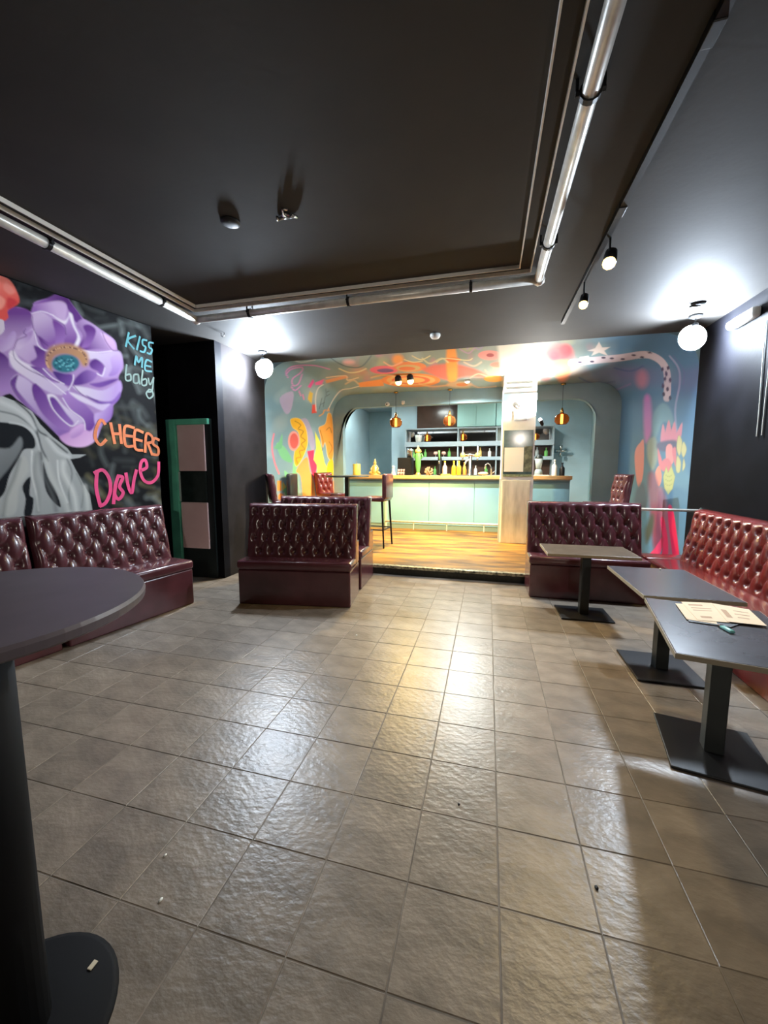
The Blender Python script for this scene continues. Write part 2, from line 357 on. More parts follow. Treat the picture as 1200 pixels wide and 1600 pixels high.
# the big purple flower
P.poly([(-40, 330), (50, 330), (120, 320), (200, 350), (215, 290), (300, 265), (390, 230), (450, 300), (520, 390), (600, 440), (660, 480), (720, 530), (735, 590), (765, 640), (770, 700), (740, 760), (760, 830), (740, 890), (700, 950), (690, 1020), (640, 1060), (600, 1150), (520, 1190), (430, 1180), (370, 1130), (300, 1050), (200, 960), (110, 900), (60, 860), (-40, 840)], (176, 140, 194), o=A, soft=1)
PET = [([(-40, 480), (0, 470), (50, 335), (120, 322), (190, 350), (200, 430), (150, 455), (160, 500), (110, 520), (90, 570), (0, 600), (-40, 600)], (112, 62, 138), (196, 164, 208), (70, 360), (70, 570)),
 ([(-40, 520), (30, 520), (80, 470), (100, 500), (60, 580), (-40, 610)], (176, 140, 196), (206, 180, 216), (0, 530), (60, 590)),
 ([(-40, 600), (0, 598), (50, 640), (60, 690), (108, 730), (70, 770), (60, 850), (0, 840), (-40, 800)], (92, 44, 124), (176, 136, 198), (10, 620), (40, 830)),
 ([(205, 300), (300, 262), (390, 228), (450, 300), (515, 395), (475, 415), (430, 340), (380, 290), (280, 296)], (96, 46, 126), (138, 88, 166), (420, 300), (240, 290)),
 ([(200, 362), (212, 310), (300, 288), (380, 280), (418, 310), (412, 380), (395, 420), (330, 388), (260, 348)], (202, 170, 212), (152, 106, 180), (330, 300), (230, 350)),
 ([(202, 372), (260, 350), (330, 400), (362, 470), (350, 540), (300, 562), (240, 510), (206, 430)], (206, 180, 214), (140, 92, 168), (230, 390), (310, 550)),
 ([(330, 400), (398, 440), (412, 490), (400, 545), (350, 560), (345, 480)], (118, 66, 148), (160, 116, 186), (350, 420), (390, 550)),
 ([(240, 500), (300, 540), (350, 548), (320, 590), (270, 580)], (104, 54, 134), (150, 104, 176), (260, 520), (320, 580)),
 ([(415, 400), (440, 385), (466, 430), (488, 490), (470, 560), (402, 556), (412, 480)], (182, 142, 200), (118, 70, 150), (430, 400), (450, 550)),
 ([(430, 360), (452, 366), (466, 430), (502, 520), (470, 585), (455, 575), (484, 505), (456, 440)], (240, 230, 240), None, None, None),
 ([(330, 370), (400, 405), (432, 372), (410, 425), (370, 405)], (238, 226, 238), None, None, None),
 ([(478, 432), (520, 395), (600, 440), (650, 500), (690, 575), (600, 582), (492, 582), (518, 500)], (108, 56, 138), (202, 170, 214), (520, 560), (640, 450)),
 ([(520, 440), (560, 430), (600, 470), (560, 560), (510, 570), (540, 500)], (98, 48, 128), (150, 104, 178), (540, 460), (540, 570)),
 ([(632, 478), (700, 515), (725, 560), (722, 590), (690, 582), (650, 520)], (226, 190, 228), (206, 164, 214), (650, 490), (710, 590)),
 ([(490, 586), (560, 598), (640, 606), (740, 592), (766, 650), (740, 740), (660, 762), (628, 745), (655, 690), (600, 648), (540, 640)], (222, 206, 228), (184, 150, 206), (580, 600), (720, 740)),
 ([(690, 640), (740, 620), (760, 660), (735, 735), (680, 750), (700, 700)], (196, 166, 216), (160, 124, 196), (700, 640), (720, 740)),
 ([(560, 668), (600, 643), (652, 690), (634, 742), (610, 720), (570, 700)], (88, 42, 124), (136, 90, 170), (590, 660), (640, 730)),
 ([(88, 585), (118, 515), (165, 480), (212, 452), (222, 530), (275, 590), (262, 650), (200, 672), (140, 640)], (208, 182, 216), (184, 148, 200), (120, 560), (250, 650)),
 ([(212, 560), (285, 598), (302, 690), (250, 700), (190, 665), (230, 630)], (96, 48, 128), (140, 92, 168), (240, 600), (270, 690)),
 ([(120, 520), (165, 482), (205, 465), (190, 520), (140, 570), (110, 580)], (176, 138, 194), (214, 190, 220), (170, 480), (120, 570)),
 ([(56, 610), (88, 590), (130, 650), (230, 700), (330, 760), (432, 832), (400, 870), (300, 848), (180, 770), (80, 695)], (232, 218, 232), (206, 184, 218), (120, 640), (360, 850)),
 ([(190, 690), (280, 705), (370, 782), (330, 790), (250, 745)], (112, 64, 146), (170, 130, 196), (220, 700), (340, 790)),
 ([(330, 720), (400, 735), (452, 745), (440, 810), (400, 800), (360, 770)], (78, 42, 122), (120, 76, 160), (370, 740), (430, 800)),
 ([(462, 780), (500, 735), (550, 712), (606, 742), (560, 790), (470, 808)], (96, 52, 138), (150, 110, 182), (500, 760), (590, 740)),
 ([(66, 800), (80, 760), (115, 745), (200, 800), (228, 900), (330, 1010), (440, 1100), (385, 1135), (250, 1010), (130, 905)], (214, 192, 224), (150, 108, 182), (100, 800), (370, 1110)),
 ([(66, 800), (82, 762), (110, 748), (100, 820), (150, 890), (230, 980), (130, 905)], (104, 56, 138), (150, 108, 180), (80, 770), (180, 940)),
 ([(200, 820), (225, 800), (290, 870), (325, 960), (420, 1050), (436, 1092), (360, 1070), (265, 985), (215, 890)], (108, 58, 144), (160, 116, 188), (240, 830), (400, 1080)),
 ([(296, 872), (340, 868), (400, 935), (500, 1010), (525, 1035), (450, 1062), (380, 1020), (330, 950)], (236, 224, 238), (206, 182, 220), (340, 880), (470, 1050)),
 ([(310, 890), (345, 890), (415, 985), (460, 1040), (440, 1056), (370, 1005), (330, 950)], (110, 60, 148), (150, 106, 184), (330, 900), (430, 1040)),
 ([(390, 882), (432, 842), (520, 915), (592, 1000), (586, 1085), (545, 1100), (520, 1020), (440, 955)], (178, 136, 204), (112, 62, 152), (430, 860), (560, 1080)),
 ([(455, 815), (540, 822), (640, 840), (720, 800), (752, 780), (760, 840), (700, 905), (620, 905), (530, 872)], (230, 218, 234), (186, 154, 210), (500, 830), (720, 860)),
 ([(560, 800), (620, 822), (690, 800), (740, 770), (700, 770), (620, 790)], (126, 82, 166), (98, 56, 140), (570, 800), (700, 780)),
 ([(540, 872), (620, 906), (700, 905), (750, 850), (745, 890), (700, 930), (620, 925)], (104, 64, 150), (140, 100, 184), (560, 880), (720, 900)),
 ([(432, 850), (520, 880), (610, 925), (690, 925), (648, 968), (570, 935), (490, 900)], (238, 226, 240), (214, 192, 226), (450, 860), (640, 950)),
 ([(590, 990), (640, 970), (700, 925), (700, 1000), (650, 1050), (600, 1060)], (200, 168, 220), (150, 108, 188), (610, 990), (690, 1020)),
 ([(372, 1132), (430, 1100), (480, 1060), (560, 1095), (604, 1055), (606, 1140), (530, 1192), (430, 1184)], (206, 152, 212), (236, 190, 232), (450, 1080), (500, 1190)),
 ([(440, 1100), (500, 1050), (530, 1060), (510, 1110), (450, 1140)], (224, 180, 228), (190, 140, 206), (460, 1080), (490, 1130))]
for q, c, c2, a, b in PET: P.poly(q, c, c2, a, b, o=A, soft=1.6)
for q in ([(215, 470), (240, 560), (300, 592), (340, 560)], [(60, 612), (130, 662), (260, 742), (410, 862)], [(490, 585), (600, 602), (700, 592)], [(430, 835), (455, 785), (460, 745)], [(300, 870), (335, 960), (440, 1062), (490, 1030)], [(392, 888), (440, 960), (520, 1022), (532, 1085)], [(655, 700), (640, 748), (608, 735)], [(270, 705), (330, 762), (400, 800)], [(200, 360), (262, 346), (335, 372)]):
    P.stroke(q, (244, 234, 244), 1.2, o=A, soft=1.2)
for q in ([(203, 380), (208, 450), (250, 520), (300, 562)], [(330, 395), (400, 432), (412, 490)], [(458, 808), (520, 872), (610, 905)], [(80, 590), (100, 650), (200, 722), (370, 790)], [(160, 455), (148, 480), (165, 500), (110, 525), (88, 575)], [(110, 748), (68, 795), (120, 890), (250, 1010)], [(640, 480), (660, 530), (700, 585), (735, 592)], [(225, 800), (205, 830), (218, 900)]):
    P.stroke(q, (92, 50, 120), 1.1, o=A, soft=1.2, op=.8)
P.poly([(288, 610), (330, 560), (440, 548), (540, 600), (552, 670), (520, 690), (480, 640), (400, 615), (335, 640), (325, 720), (292, 680)], (172, 124, 106), (196, 146, 96), o=A, soft=3)
rg = np.random.RandomState(2)
for k in range(90):
    a = rg.uniform(2.6, 6.6); P.ell(415+125*math.cos(a), 655+85*math.sin(a), 5, 5, (214, 168, 128) if k % 2 else (120, 80, 78), o=A)
P.ell(410, 672, 86, 58, (44, 112, 126), o=A, soft=2)
for k in range(40): P.ell(410+rg.uniform(-65, 65), 675+rg.uniform(-38, 38), 7, 6, (104, 176, 184) if k % 2 else (28, 84, 100), o=A)
# coral flower at the edge
P.poly([(-80, 100), (0, 120), (60, 150), (100, 210), (120, 290), (50, 340), (45, 395), (-80, 420)], (226, 84, 76), (240, 128, 112), (40, 300), (20, 140), o=A, soft=1)
for q, c in (([(-60, 230), (30, 270), (10, 330), (-60, 330)], (244, 150, 132)), ([(40, 160), (95, 220), (60, 240), (20, 200)], (240, 140, 126)), ([(50, 260), (110, 290), (50, 330)], (204, 60, 64))): P.poly(q, c, o=A, soft=2)
P.poly([(-30, 410), (20, 400), (25, 470), (-30, 500)], (216, 200, 214), o=A)
painted_grid('painted_mural', G, P.c, paintmat('mural_paint'), wl)['label'] = 'purple flower mural on black'
# the wall lettering, each word a thin painted shape on the wall
def wall_stroke_word(name, strokes, c, wpx, o, label):
    bm = bmesh.new()
    for n, q in enumerate(strokes):
        Q = [(o[0]+a*o[2], o[1]+b*o[2]) for a, b in q]
        Q = smooth_poly(Q, 5, False) if len(Q) > 2 else np.array(Q)
        out = []
        for x, y in Q:
            d = ray(x, y); t = ((wp-np.array([0, 0, CAMH]))@wn)/(d@wn); p = np.array([0, 0, CAMH])+d*t
            out.append(Vector(p+wn*(.005+.0003*n)))
        hw = wpx*.5*.0059; vsL = []
        for i, p in enumerate(out):
            t = (out[min(i+1, len(out)-1)]-out[max(i-1, 0)]).normalized(); nn = Vector(wn).cross(t).normalized()
            e = t*hw if i == len(out)-1 else (-t*hw if i == 0 else Vector((0, 0, 0)))
            vsL.append((bm.verts.new(p+nn*hw+e*.6), bm.verts.new(p-nn*hw+e*.6)))
        for a, b in zip(vsL, vsL[1:]): bm.faces.new((a[0], a[1], b[1], b[0]))
    return obj(name, bm, c, wl, label=label)
M_letO = mat('orange_lettering', (240, 128, 70), .5, var=.18, vscale=9); M_letP = mat('pink_lettering', (236, 66, 128), .5, var=.12, vscale=9)
M_letT = mat('teal_lettering', (86, 162, 170), .5, var=.15, vscale=9); M_letG = mat('sage_lettering', (134, 160, 150), .5, var=.15, vscale=9)
wall_stroke_word('painted_word', [[(655, 250), (630, 225), (600, 280), (595, 340), (625, 380), (660, 350)], [(690, 245), (715, 370)], [(745, 255), (757, 370)], [(700, 310), (752, 312)],
    [(835, 275), (778, 268), (782, 380), (830, 388)], [(782, 322), (826, 328)], [(890, 302), (842, 292), (843, 400), (888, 415)], [(844, 345), (884, 356)],
    [(905, 425), (912, 315), (945, 325), (950, 360), (912, 370)], [(922, 372), (948, 440)], [(990, 350), (962, 340), (955, 375), (985, 400), (985, 440), (955, 440)]], M_letO, 5.0, B, 'CHEERS in orange')
wall_stroke_word('painted_word', [[(605, 545), (600, 650), (625, 760)], [(590, 555), (640, 538), (680, 590), (688, 670), (660, 740), (625, 762)],
    [(735, 580), (718, 640), (708, 745)], [(735, 575), (765, 585), (745, 640), (768, 680), (740, 720), (715, 690), (720, 640)], [(785, 560), (800, 640), (822, 680), (835, 600), (850, 540)],
    [(880, 540), (915, 520), (905, 475), (880, 490), (875, 550), (900, 605), (945, 615), (985, 570), (990, 490)]], M_letP, 5.8, B, 'Dove in pink')
wall_stroke_word('painted_word', [[(803, 480), (785, 565)], [(845, 500), (796, 525), (835, 580)], [(872, 505), (853, 585)], [(915, 528), (890, 525), (890, 555), (908, 570), (898, 600), (875, 595)], [(955, 545), (930, 542), (930, 570), (948, 585), (938, 612), (918, 606)],
    [(840, 680), (850, 625), (862, 665), (885, 635), (885, 695)], [(945, 662), (912, 652), (905, 712), (945, 722)], [(908, 685), (940, 692)]], M_letT, 3.3, A, 'KISS ME in teal')
wall_stroke_word('painted_word', [[(790, 680), (783, 770), (815, 775), (812, 740), (785, 745)], [(860, 740), (835, 745), (835, 790), (862, 790), (862, 740), (872, 800)], [(890, 715), (884, 800), (912, 805), (912, 770), (886, 775)], [(925, 765), (935, 805), (955, 770)], [(958, 760), (948, 840), (925, 850)], [(930, 835), (912, 860), (930, 890), (955, 870), (945, 840), (930, 835)]], M_letG, 2.9, A, 'baby in sage green')
# --- the door in its niche
dy = 4.30
door = struct('door_1', bx(-3.99, -3.36, dy-.03, dy, .0, 2.035), mat('dark_door', (36, 44, 44), .35))
obj('door_frame', (lambda b: (box(b, -3.99, -3.855, dy-.075, dy-.03, 0, 2.035, .006), box(b, -3.855, -3.37, dy-.075, dy-.03, 1.965, 2.035, .006), b)[2])(bmesh.new()), M_teal, door, label='teal door frame')
for z0, z1 in ((1.385, 1.965), (.385, .985)):
    obj('door_panel', bx(-3.845, -3.44, dy-.052, dy-.03, z0, z1, .008), M_pink, door, label='pink panel')
obj('door_pane', bx(-3.835, -3.45, dy-.044, dy-.03, .995, 1.375, .004), M_glassdark, door, label='dark glass pane')
obj('pane_strip', bx(-3.853, -3.836, dy-.056, dy-.03, .995, 1.375), mat('pale_strip', (200, 220, 215), .3), door)
# --- stage: platform, step edge
M_stage = mat('worn_stage_wood', (160, 114, 42), .42, c2=(74, 48, 24), vscale=2.2, bump=.2, bscale=14, stretch=(.7, 3, 1), detail=9)
stage = struct('floor_stage', bx(XL, XR, YS+.05, YW+1, 0, ZS), M_stage)
st = struct('trim_1', bx(XL, XR, YS, YS+.05, 0, ZS-.035), mat('black_step_riser', (26, 30, 26), .4, var=.4, vscale=30), label='black riser of the stage step')
obj('step_nosing', bx(XL, XR, YS-.018, YS+.052, ZS-.035, ZS+.004, .006), mat('worn_metal_nosing', (186, 180, 152), .35, metal=.3, c2=(70, 72, 62), vscale=26), st)
# --- painted vault over the stage (walls running into the ceiling)
rr = .42; prof = []
for z in np.linspace(ZS, CEIL-rr, 170): prof.append((XL, z))
for k in range(1, 30): a = k/30*PI/2; prof.append((XL+rr-rr*math.cos(a), CEIL-rr+rr*math.sin(a)))
for x in np.linspace(XL+rr, XR-rr, 430): prof.append((x, CEIL))
for k in range(1, 30): a = PI/2-k/30*PI/2; prof.append((XR-rr+rr*math.cos(a), CEIL-rr+rr*math.sin(a)))
for z in np.linspace(CEIL-rr, ZS, 170): prof.append((XR, z))
pa = np.array(prof); ys = YP+(YB-YP)*np.linspace(0, 1, 150)**1.25
G = np.zeros((len(pa), len(ys), 3)); G[:, :, 0] = pa[:, None, 0]; G[:, :, 2] = pa[:, None, 1]; G[:, :, 1] = ys[None, :]
px, py = pix(G.reshape(-1, 3))
P = Painter(px, py, (126, 154, 158))
right = np.clip((px-850)/120, 0, 1); top = np.clip((625-py)/40, 0, 1)*np.clip((px-500)/60, 0, 1)*(1-right)
for wgt, c in ((right*.95, (84, 124, 158)), (top*.7, (150, 154, 132))):
    P.c = P.c*(1-wgt[:, None])+np.array(lin(c))*wgt[:, None]
P.cloud((120, 160, 176), .5, .05, 11, thr=.4); P.cloud((196, 200, 190), .4, .06, 12, region=1-right, thr=.5)
P.cloud((226, 150, 116), .55, .07, 31, region=top*np.clip((575-np.abs(py-577)-555)/15, 0, 1), thr=.15); P.cloud((214, 132, 150), .5, .09, 33, region=top, thr=.6); P.cloud((206, 200, 140), .5, .1, 35, region=top, thr=.6)
P.cloud((170, 190, 190), .45, .09, 36, region=1-right, thr=.4)
# left wall
C4 = (400, 500, 1/6)
P.poly([(437, 622), (458, 612), (455, 640), (446, 646)], (190, 168, 200), op=.7); P.poly([(466, 660), (480, 655), (492, 690), (488, 705), (478, 680)], (188, 160, 190), op=.6)
for q in ([(432, 692), (446, 700), (457, 722), (440, 716)], [(445, 735), (461, 752), (459, 759), (447, 748)], [(458, 725), (463, 728), (466, 772), (458, 776)], [(428, 700), (436, 690), (441, 678), (440, 700)], [(440, 756), (452, 764), (456, 780), (446, 776)]): P.poly(q, (132, 196, 136), (108, 172, 124))
P.poly([(463, 735), (479, 714), (484, 735), (491, 758), (492, 790), (476, 790), (470, 745)], (238, 148, 78), (242, 172, 92))
P.poly([(480, 705), (491, 703), (490, 718), (497, 721), (493, 740), (492, 756), (486, 735)], (226, 56, 92), sm=False)
P.poly([(492, 674), (500, 690), (504, 706), (507, 722), (513, 735), (511, 745), (496, 742), (495, 726), (490, 718), (494, 700)], (232, 220, 66), (180, 214, 96), sm=False)
P.poly([(498, 668), (508, 662), (512, 646), (518, 648), (521, 670), (522, 700), (519, 719), (512, 714), (508, 692), (504, 700), (500, 680)], (244, 172, 74), (240, 150, 60), rim=(250, 214, 150), rw=1.2)
P.poly([(512, 724), (520, 718), (521, 742), (516, 757), (511, 742)], (236, 184, 40))
P.poly([(516, 770), (524, 745), (528, 760), (526, 790), (516, 790)], (240, 150, 104))
P.poly([(454, 655), (468, 654), (478, 668), (481, 690), (478, 704), (470, 721), (463, 729), (459, 718), (461, 703), (468, 695), (466, 676), (457, 668)], (238, 180, 42), (232, 162, 34), rim=(248, 208, 110), rw=1.2)
P.stroke([(461, 658), (470, 664), (466, 670), (474, 674), (470, 682), (477, 688), (471, 694), (476, 702), (468, 705), (470, 714), (463, 716), (465, 724)], (120, 84, 40), .9)
P.ell(459, 689, 9, 15.5, (232, 150, 136)); P.ell(459.5, 689, 6.5, 12, (216, 92, 80))
P.stroke([(428, 678), (425, 698), (429, 722), (436, 740)], (222, 128, 136), 2.6)
P.poly([(433, 751), (440, 751), (440, 767), (433, 767)], (236, 150, 70), sm=False); P.poly([(442, 752), (447, 761), (441, 767)], (226, 196, 96), sm=False); P.ell(439, 777, 4.5, 6.5, (236, 146, 74)); P.stroke([(444, 770), (449, 784)], (240, 220, 170), 1)
for q in ([(500, 672), (505, 690), (503, 704)], [(510, 672), (515, 668), (518, 676)], [(514, 690), (519, 700), (514, 710)]): P.stroke(q, (150, 96, 40), .8)
P.poly([(481, 604), (489, 592), (491, 597), (485, 607)], (226, 92, 158), sm=False); P.poly([(482, 618), (484, 611), (489, 614), (487, 631), (481, 624)], (228, 192, 84), sm=False); P.poly([(488, 632), (494, 632), (495, 645), (487, 646)], (226, 84, 72), sm=False); P.poly([(492, 598), (507, 592), (503, 601), (493, 602)], (230, 104, 158), sm=False)
for q in ([(447, 585), (455, 577), (472, 574), (470, 582), (457, 592), (458, 602), (466, 600), (472, 585)], [(450, 590), (447, 580), (460, 572), (490, 571), (515, 577)], [(455, 604), (461, 610), (470, 603)]): P.stroke(q, (214, 140, 196), 1.8)
for q in ([(467, 611), (470, 618)], [(473, 617), (475, 624)]): P.stroke(q, (236, 120, 176), 1.6)
for q in ([(494, 642), (493, 622), (497, 607), (505, 601)], [(512, 642), (521, 624), (533, 610), (548, 607), (566, 602)]): P.stroke(q, (228, 222, 210), 1.3)
P.stroke([(499, 650), (505, 646), (507, 641), (514, 642), (513, 638)], (240, 160, 80), 1.6)
for q in ([(499, 639), (503, 622)], [(505, 636), (508, 620)], [(501, 632), (507, 629)], [(510, 619), (509, 608)], [(510, 619), (515, 616)], [(510, 613), (514, 611)]): P.stroke(q, (96, 112, 118), 1.1)
# ceiling
P.stroke([(515, 558), (530, 568), (548, 574), (566, 572), (580, 556)], (92, 112, 116), 1.6); P.ell(545, 566, 9, 4, (228, 176, 170), soft=3)
P.stroke([(530, 576), (545, 582), (560, 581), (572, 576)], (222, 208, 160), 2); P.poly([(508, 594), (540, 586), (545, 590), (510, 599)], (228, 160, 116), sm=False); P.stroke([(510, 590), (540, 587), (543, 594), (560, 590)], (232, 206, 172), 1.6)
P.poly([(560, 598), (598, 592), (600, 603), (562, 605)], (236, 150, 78), sm=False)
P.ell(600, 578, 22, 6.5, (232, 112, 128)); P.ell(602, 579, 13, 3.2, (120, 90, 130))
P.ell(622, 562, 9, 8, (240, 160, 90), soft=3); P.ell(640, 573, 26, 8, (228, 136, 86)); P.ell(638, 575, 19, 5, (206, 176, 120)); P.ell(636, 576, 13, 3, (222, 120, 78))
for rx, ry, c in ((46, 11, (230, 140, 74)), (38, 8.5, (226, 176, 112)), (30, 6.5, (222, 112, 70)), (22, 4.5, (232, 180, 110))): P.ell(642, 594, rx, ry, c)
P.poly([(660, 576), (700, 568), (740, 576), (765, 590), (730, 588), (700, 594), (676, 586)], (222, 112, 92), op=.9, soft=2)
P.poly([(698, 545), (712, 545), (714, 592), (700, 594)], (244, 160, 78), soft=2); P.ell(708, 562, 12, 3.5, (226, 120, 62))
for q in ([(682, 566), (695, 560), (730, 563), (738, 560)], [(644, 556), (658, 562), (672, 556)], [(632, 562), (646, 566), (660, 564)]): P.stroke(q, (230, 216, 160), 1.4)
P.ell(765, 555, 18, 7.5, (236, 150, 140)); P.ell(766, 555, 6, 3, (160, 76, 78)); P.ell(778, 570, 12, 4, (226, 130, 110))
P.stroke([(718, 545), (732, 552), (742, 543)], (190, 150, 180), 1.6); P.stroke([(735, 590), (748, 584), (765, 589), (758, 578)], (236, 170, 140), 1.8); P.ell(718, 601, 20, 5, (224, 196, 158), soft=2); P.ell(722, 601, 9, 2.5, (230, 150, 100))
P.ell(772, 592, 16, 5, (242, 172, 84))
P.poly([(776, 535), (850, 530), (849, 560), (843, 586), (843, 620), (785, 620), (785, 590)], (222, 220, 204), sm=False, soft=3)  # column spotlight's glow on the ceiling, painted into the colour
P.ell(873, 552, 22, 13, (222, 92, 104), soft=5); P.ell(866, 555, 7, 7, (200, 60, 84), soft=3); P.ell(884, 546, 9, 8, (236, 70, 88), soft=3); P.poly([(862, 568), (892, 564), (888, 590), (874, 596)], (232, 148, 112), soft=3); P.ell(852, 590, 8, 5, (190, 130, 130), soft=3)
P.poly([(918, 548), (930, 544), (936, 534), (941, 543), (954, 542), (944, 548), (950, 556), (936, 551), (924, 556), (928, 549)], (212, 206, 206), sm=False)
P.stroke([(907, 559), (919, 557)], (236, 236, 232), 2.2)
P.stroke([(893, 567), (930, 563), (970, 559), (1008, 554), (1030, 562), (1041, 578), (1043, 600), (1042, 622)], (204, 196, 208), 11)
P.stroke([(1046, 556), (1060, 575), (1062, 600), (1055, 640), (1058, 680)], (150, 156, 190), 3); P.stroke([(1052, 556), (1068, 578), (1068, 600)], (98, 118, 160), 2)
for q in ((906, 566), (925, 565), (943, 559), (956, 560), (973, 561), (990, 555), (1003, 558), (1015, 551), (1035, 577), (1044, 575), (1039, 592), (1047, 594), (1036, 603), (1043, 608), (1037, 616), (1047, 622), (1041, 584)): P.ell(q[0], q[1], 2.2 if q[0] > 1030 else 3.4, 3.6 if q[0] > 1030 else 1.5, (70, 66, 92))
P.cloud((128, 110, 160), .55, .03, 21, region=right*np.clip((py-565)/15, 0, 1)*np.clip((640-py)/40, 0, 1), thr=.1)
P.ell(1003, 592, 9, 14, (196, 130, 150), soft=5, op=.7)
for q, c in (([(455, 560), (470, 566), (492, 562)], (190, 200, 200)), ([(580, 590), (600, 586), (622, 590), (610, 600)], (240, 200, 150)), ([(600, 566), (612, 572), (628, 566)], (250, 190, 150)), ([(660, 560), (672, 568), (690, 560), (700, 566)], (220, 210, 160)), ([(725, 566), (740, 572), (752, 566)], (230, 200, 170)), ([(655, 600), (675, 604), (700, 602)], (236, 180, 130)), ([(735, 600), (750, 606), (775, 604)], (226, 190, 160)), ([(730, 545), (738, 538), (748, 546), (757, 538)], (170, 150, 190)), ([(540, 600), (552, 594), (560, 600)], (220, 190, 150)), ([(905, 590), (930, 600), (960, 596)], (90, 110, 150)), ([(920, 605), (950, 612), (985, 600)], (140, 120, 170)), ([(960, 575), (985, 580), (1005, 572)], (80, 100, 150))): P.stroke(q, c, 1.8, soft=1.2)
# right wall
P.poly([(1006, 625), (1016, 622), (1018, 672), (1008, 690)], (196, 122, 196), soft=3); P.poly([(1020, 650), (1034, 630), (1048, 640), (1052, 665), (1036, 660), (1022, 690)], (120, 158, 172), soft=2)
P.poly([(1012, 690), (1024, 684), (1028, 712), (1020, 735), (1012, 715)], (150, 168, 160), soft=2)
for q in ([(1032, 690), (1036, 662), (1041, 690)], [(1038, 690), (1045, 656), (1050, 690)], [(1046, 690), (1054, 658), (1057, 690)], [(1052, 690), (1066, 660), (1062, 692)]): P.poly(q, (224, 146, 156), (206, 124, 150))
P.poly([(1028, 692), (1056, 688), (1056, 705), (1030, 704)], (92, 84, 110), soft=2); P.poly([(1041, 698), (1050, 696), (1052, 722), (1042, 724)], (232, 152, 150))
for q in ([(1028, 700), (1038, 735), (1030, 728)], [(1034, 722), (1044, 716), (1050, 730), (1040, 738)], [(1050, 705), (1056, 700), (1056, 730)]): P.poly(q, (216, 120, 128))
for q in ([(1060, 680), (1066, 690), (1062, 712), (1057, 700)], [(1068, 690), (1073, 702), (1068, 715), (1064, 704)], [(1058, 712), (1064, 722), (1062, 738), (1056, 735)], [(1068, 716), (1071, 728), (1066, 736)]): P.poly(q, (206, 200, 132), rim=(150, 152, 90), rw=1)
P.poly([(1036, 745), (1041, 728), (1044, 738), (1049, 727), (1055, 745), (1051, 764), (1044, 773), (1038, 763)], (196, 200, 118), rim=(150, 156, 80), rw=1, sm=False)
for y_ in (742, 749, 756): P.stroke([(1040, y_), (1045, y_+3), (1050, y_)], (150, 156, 84), .8)
P.poly([(1024, 738), (1030, 728), (1034, 745), (1030, 760), (1025, 752)], (234, 142, 116))
P.poly([(992, 706), (1000, 692), (1006, 690), (1005, 740), (998, 762), (993, 738)], (222, 146, 134), (206, 120, 110))
P.poly([(994, 765), (1006, 755), (1012, 790), (998, 800), (990, 790)], (74, 86, 110), soft=3)
P.poly([(1012, 745), (1024, 742), (1036, 800), (1034, 850), (1022, 860), (1016, 800)], (132, 74, 98), soft=3)
P.poly([(1028, 770), (1040, 775), (1050, 850), (1050, 876), (1040, 876)], (190, 110, 130), soft=3, op=.7)
P.poly([(1032, 812), (1038, 812), (1044, 850), (1042, 880), (1032, 880), (1036, 850)], (236, 60, 116)); P.poly([(1043, 798), (1052, 798), (1062, 880), (1053, 880)], (236, 52, 112)); P.poly([(1006, 876), (1022, 858), (1036, 838), (1035, 856), (1024, 876)], (214, 66, 112))
P.poly([(1016, 806), (1022, 806), (1020, 830), (1010, 850), (1008, 830)], (78, 88, 84), soft=3)
wgt = .32*np.clip((px-980)/10, 0, 1)*np.clip((800-py)/20, 0, 1)*np.clip((py-615)/15, 0, 1); P.c = P.c*(1-wgt[:, None])+np.array(lin((120, 150, 172)))*wgt[:, None]
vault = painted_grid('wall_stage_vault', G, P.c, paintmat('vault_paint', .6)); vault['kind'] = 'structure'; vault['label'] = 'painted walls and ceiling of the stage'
# blue cheeks where the rounded vault meets the square black ceiling
def spandrel(xc, sgn):
    bm = bmesh.new(); c = (xc, YP+.004, CEIL)
    arc = [(xc+sgn*(rr-rr*math.cos(k/12*PI/2)), YP+.004, CEIL-rr+rr*math.sin(k/12*PI/2)) for k in range(13)]
    v0 = bm.verts.new(c); vs = [bm.verts.new(p) for p in arc]
    for a, b in zip(vs, vs[1:]): bm.faces.new((v0, a, b))
    return bm
struct('wall_spandrel', spandrel(XL, 1), M_blueside, vault); struct('wall_spandrel', spandrel(XR, -1), M_blueside, vault)
# --- portal beam with rounded corners in front of the bar
def portal():
    bm = bmesh.new(); x0, x1, z1, r = -3.05, 1.88, 2.70, .36; n = 10; XO, XI, ZT = XL-.1, XR+.1, CEIL+.05
    inner = [(x0, ZS)]+[(x0+r-r*math.cos(k/n*PI/2), z1-r+r*math.sin(k/n*PI/2)) for k in range(n+1)]+[(x1-r+r*math.sin(k/n*PI/2), z1-r+r*math.cos(k/n*PI/2)) for k in range(n+1)]+[(x1, ZS)]
    outer = [(XO, ZS)]+[(XO, ZS+(ZT-ZS)*k/n) if k < n else (XO, ZT) for k in range(n+1)]+[(XI, ZT) if k == 0 else (XI, ZT-(ZT-ZS)*k/n) for k in range(n+1)]+[(XI, ZS)]
    fr = []
    for y in (YB, YB+.16):
        fr.append(([bm.verts.new((x, y, z)) for x, z in inner], [bm.verts.new((x, y, z)) for x, z in outer]))
    for q in range(2):
        I, O = fr[q]
        for i in range(len(I)-1):
            if (O[i].co-O[i+1].co).length < 1e-6: bm.faces.new((I[i], I[i+1], O[i]))
            else: bm.faces.new((I[i], I[i+1], O[i+1], O[i]))
    for i in range(len(inner)-1): bm.faces.new((fr[0][0][i], fr[0][0][i+1], fr[1][0][i+1], fr[1][0][i]))
    return bm
struct('wall_portal', portal(), M_blueside)
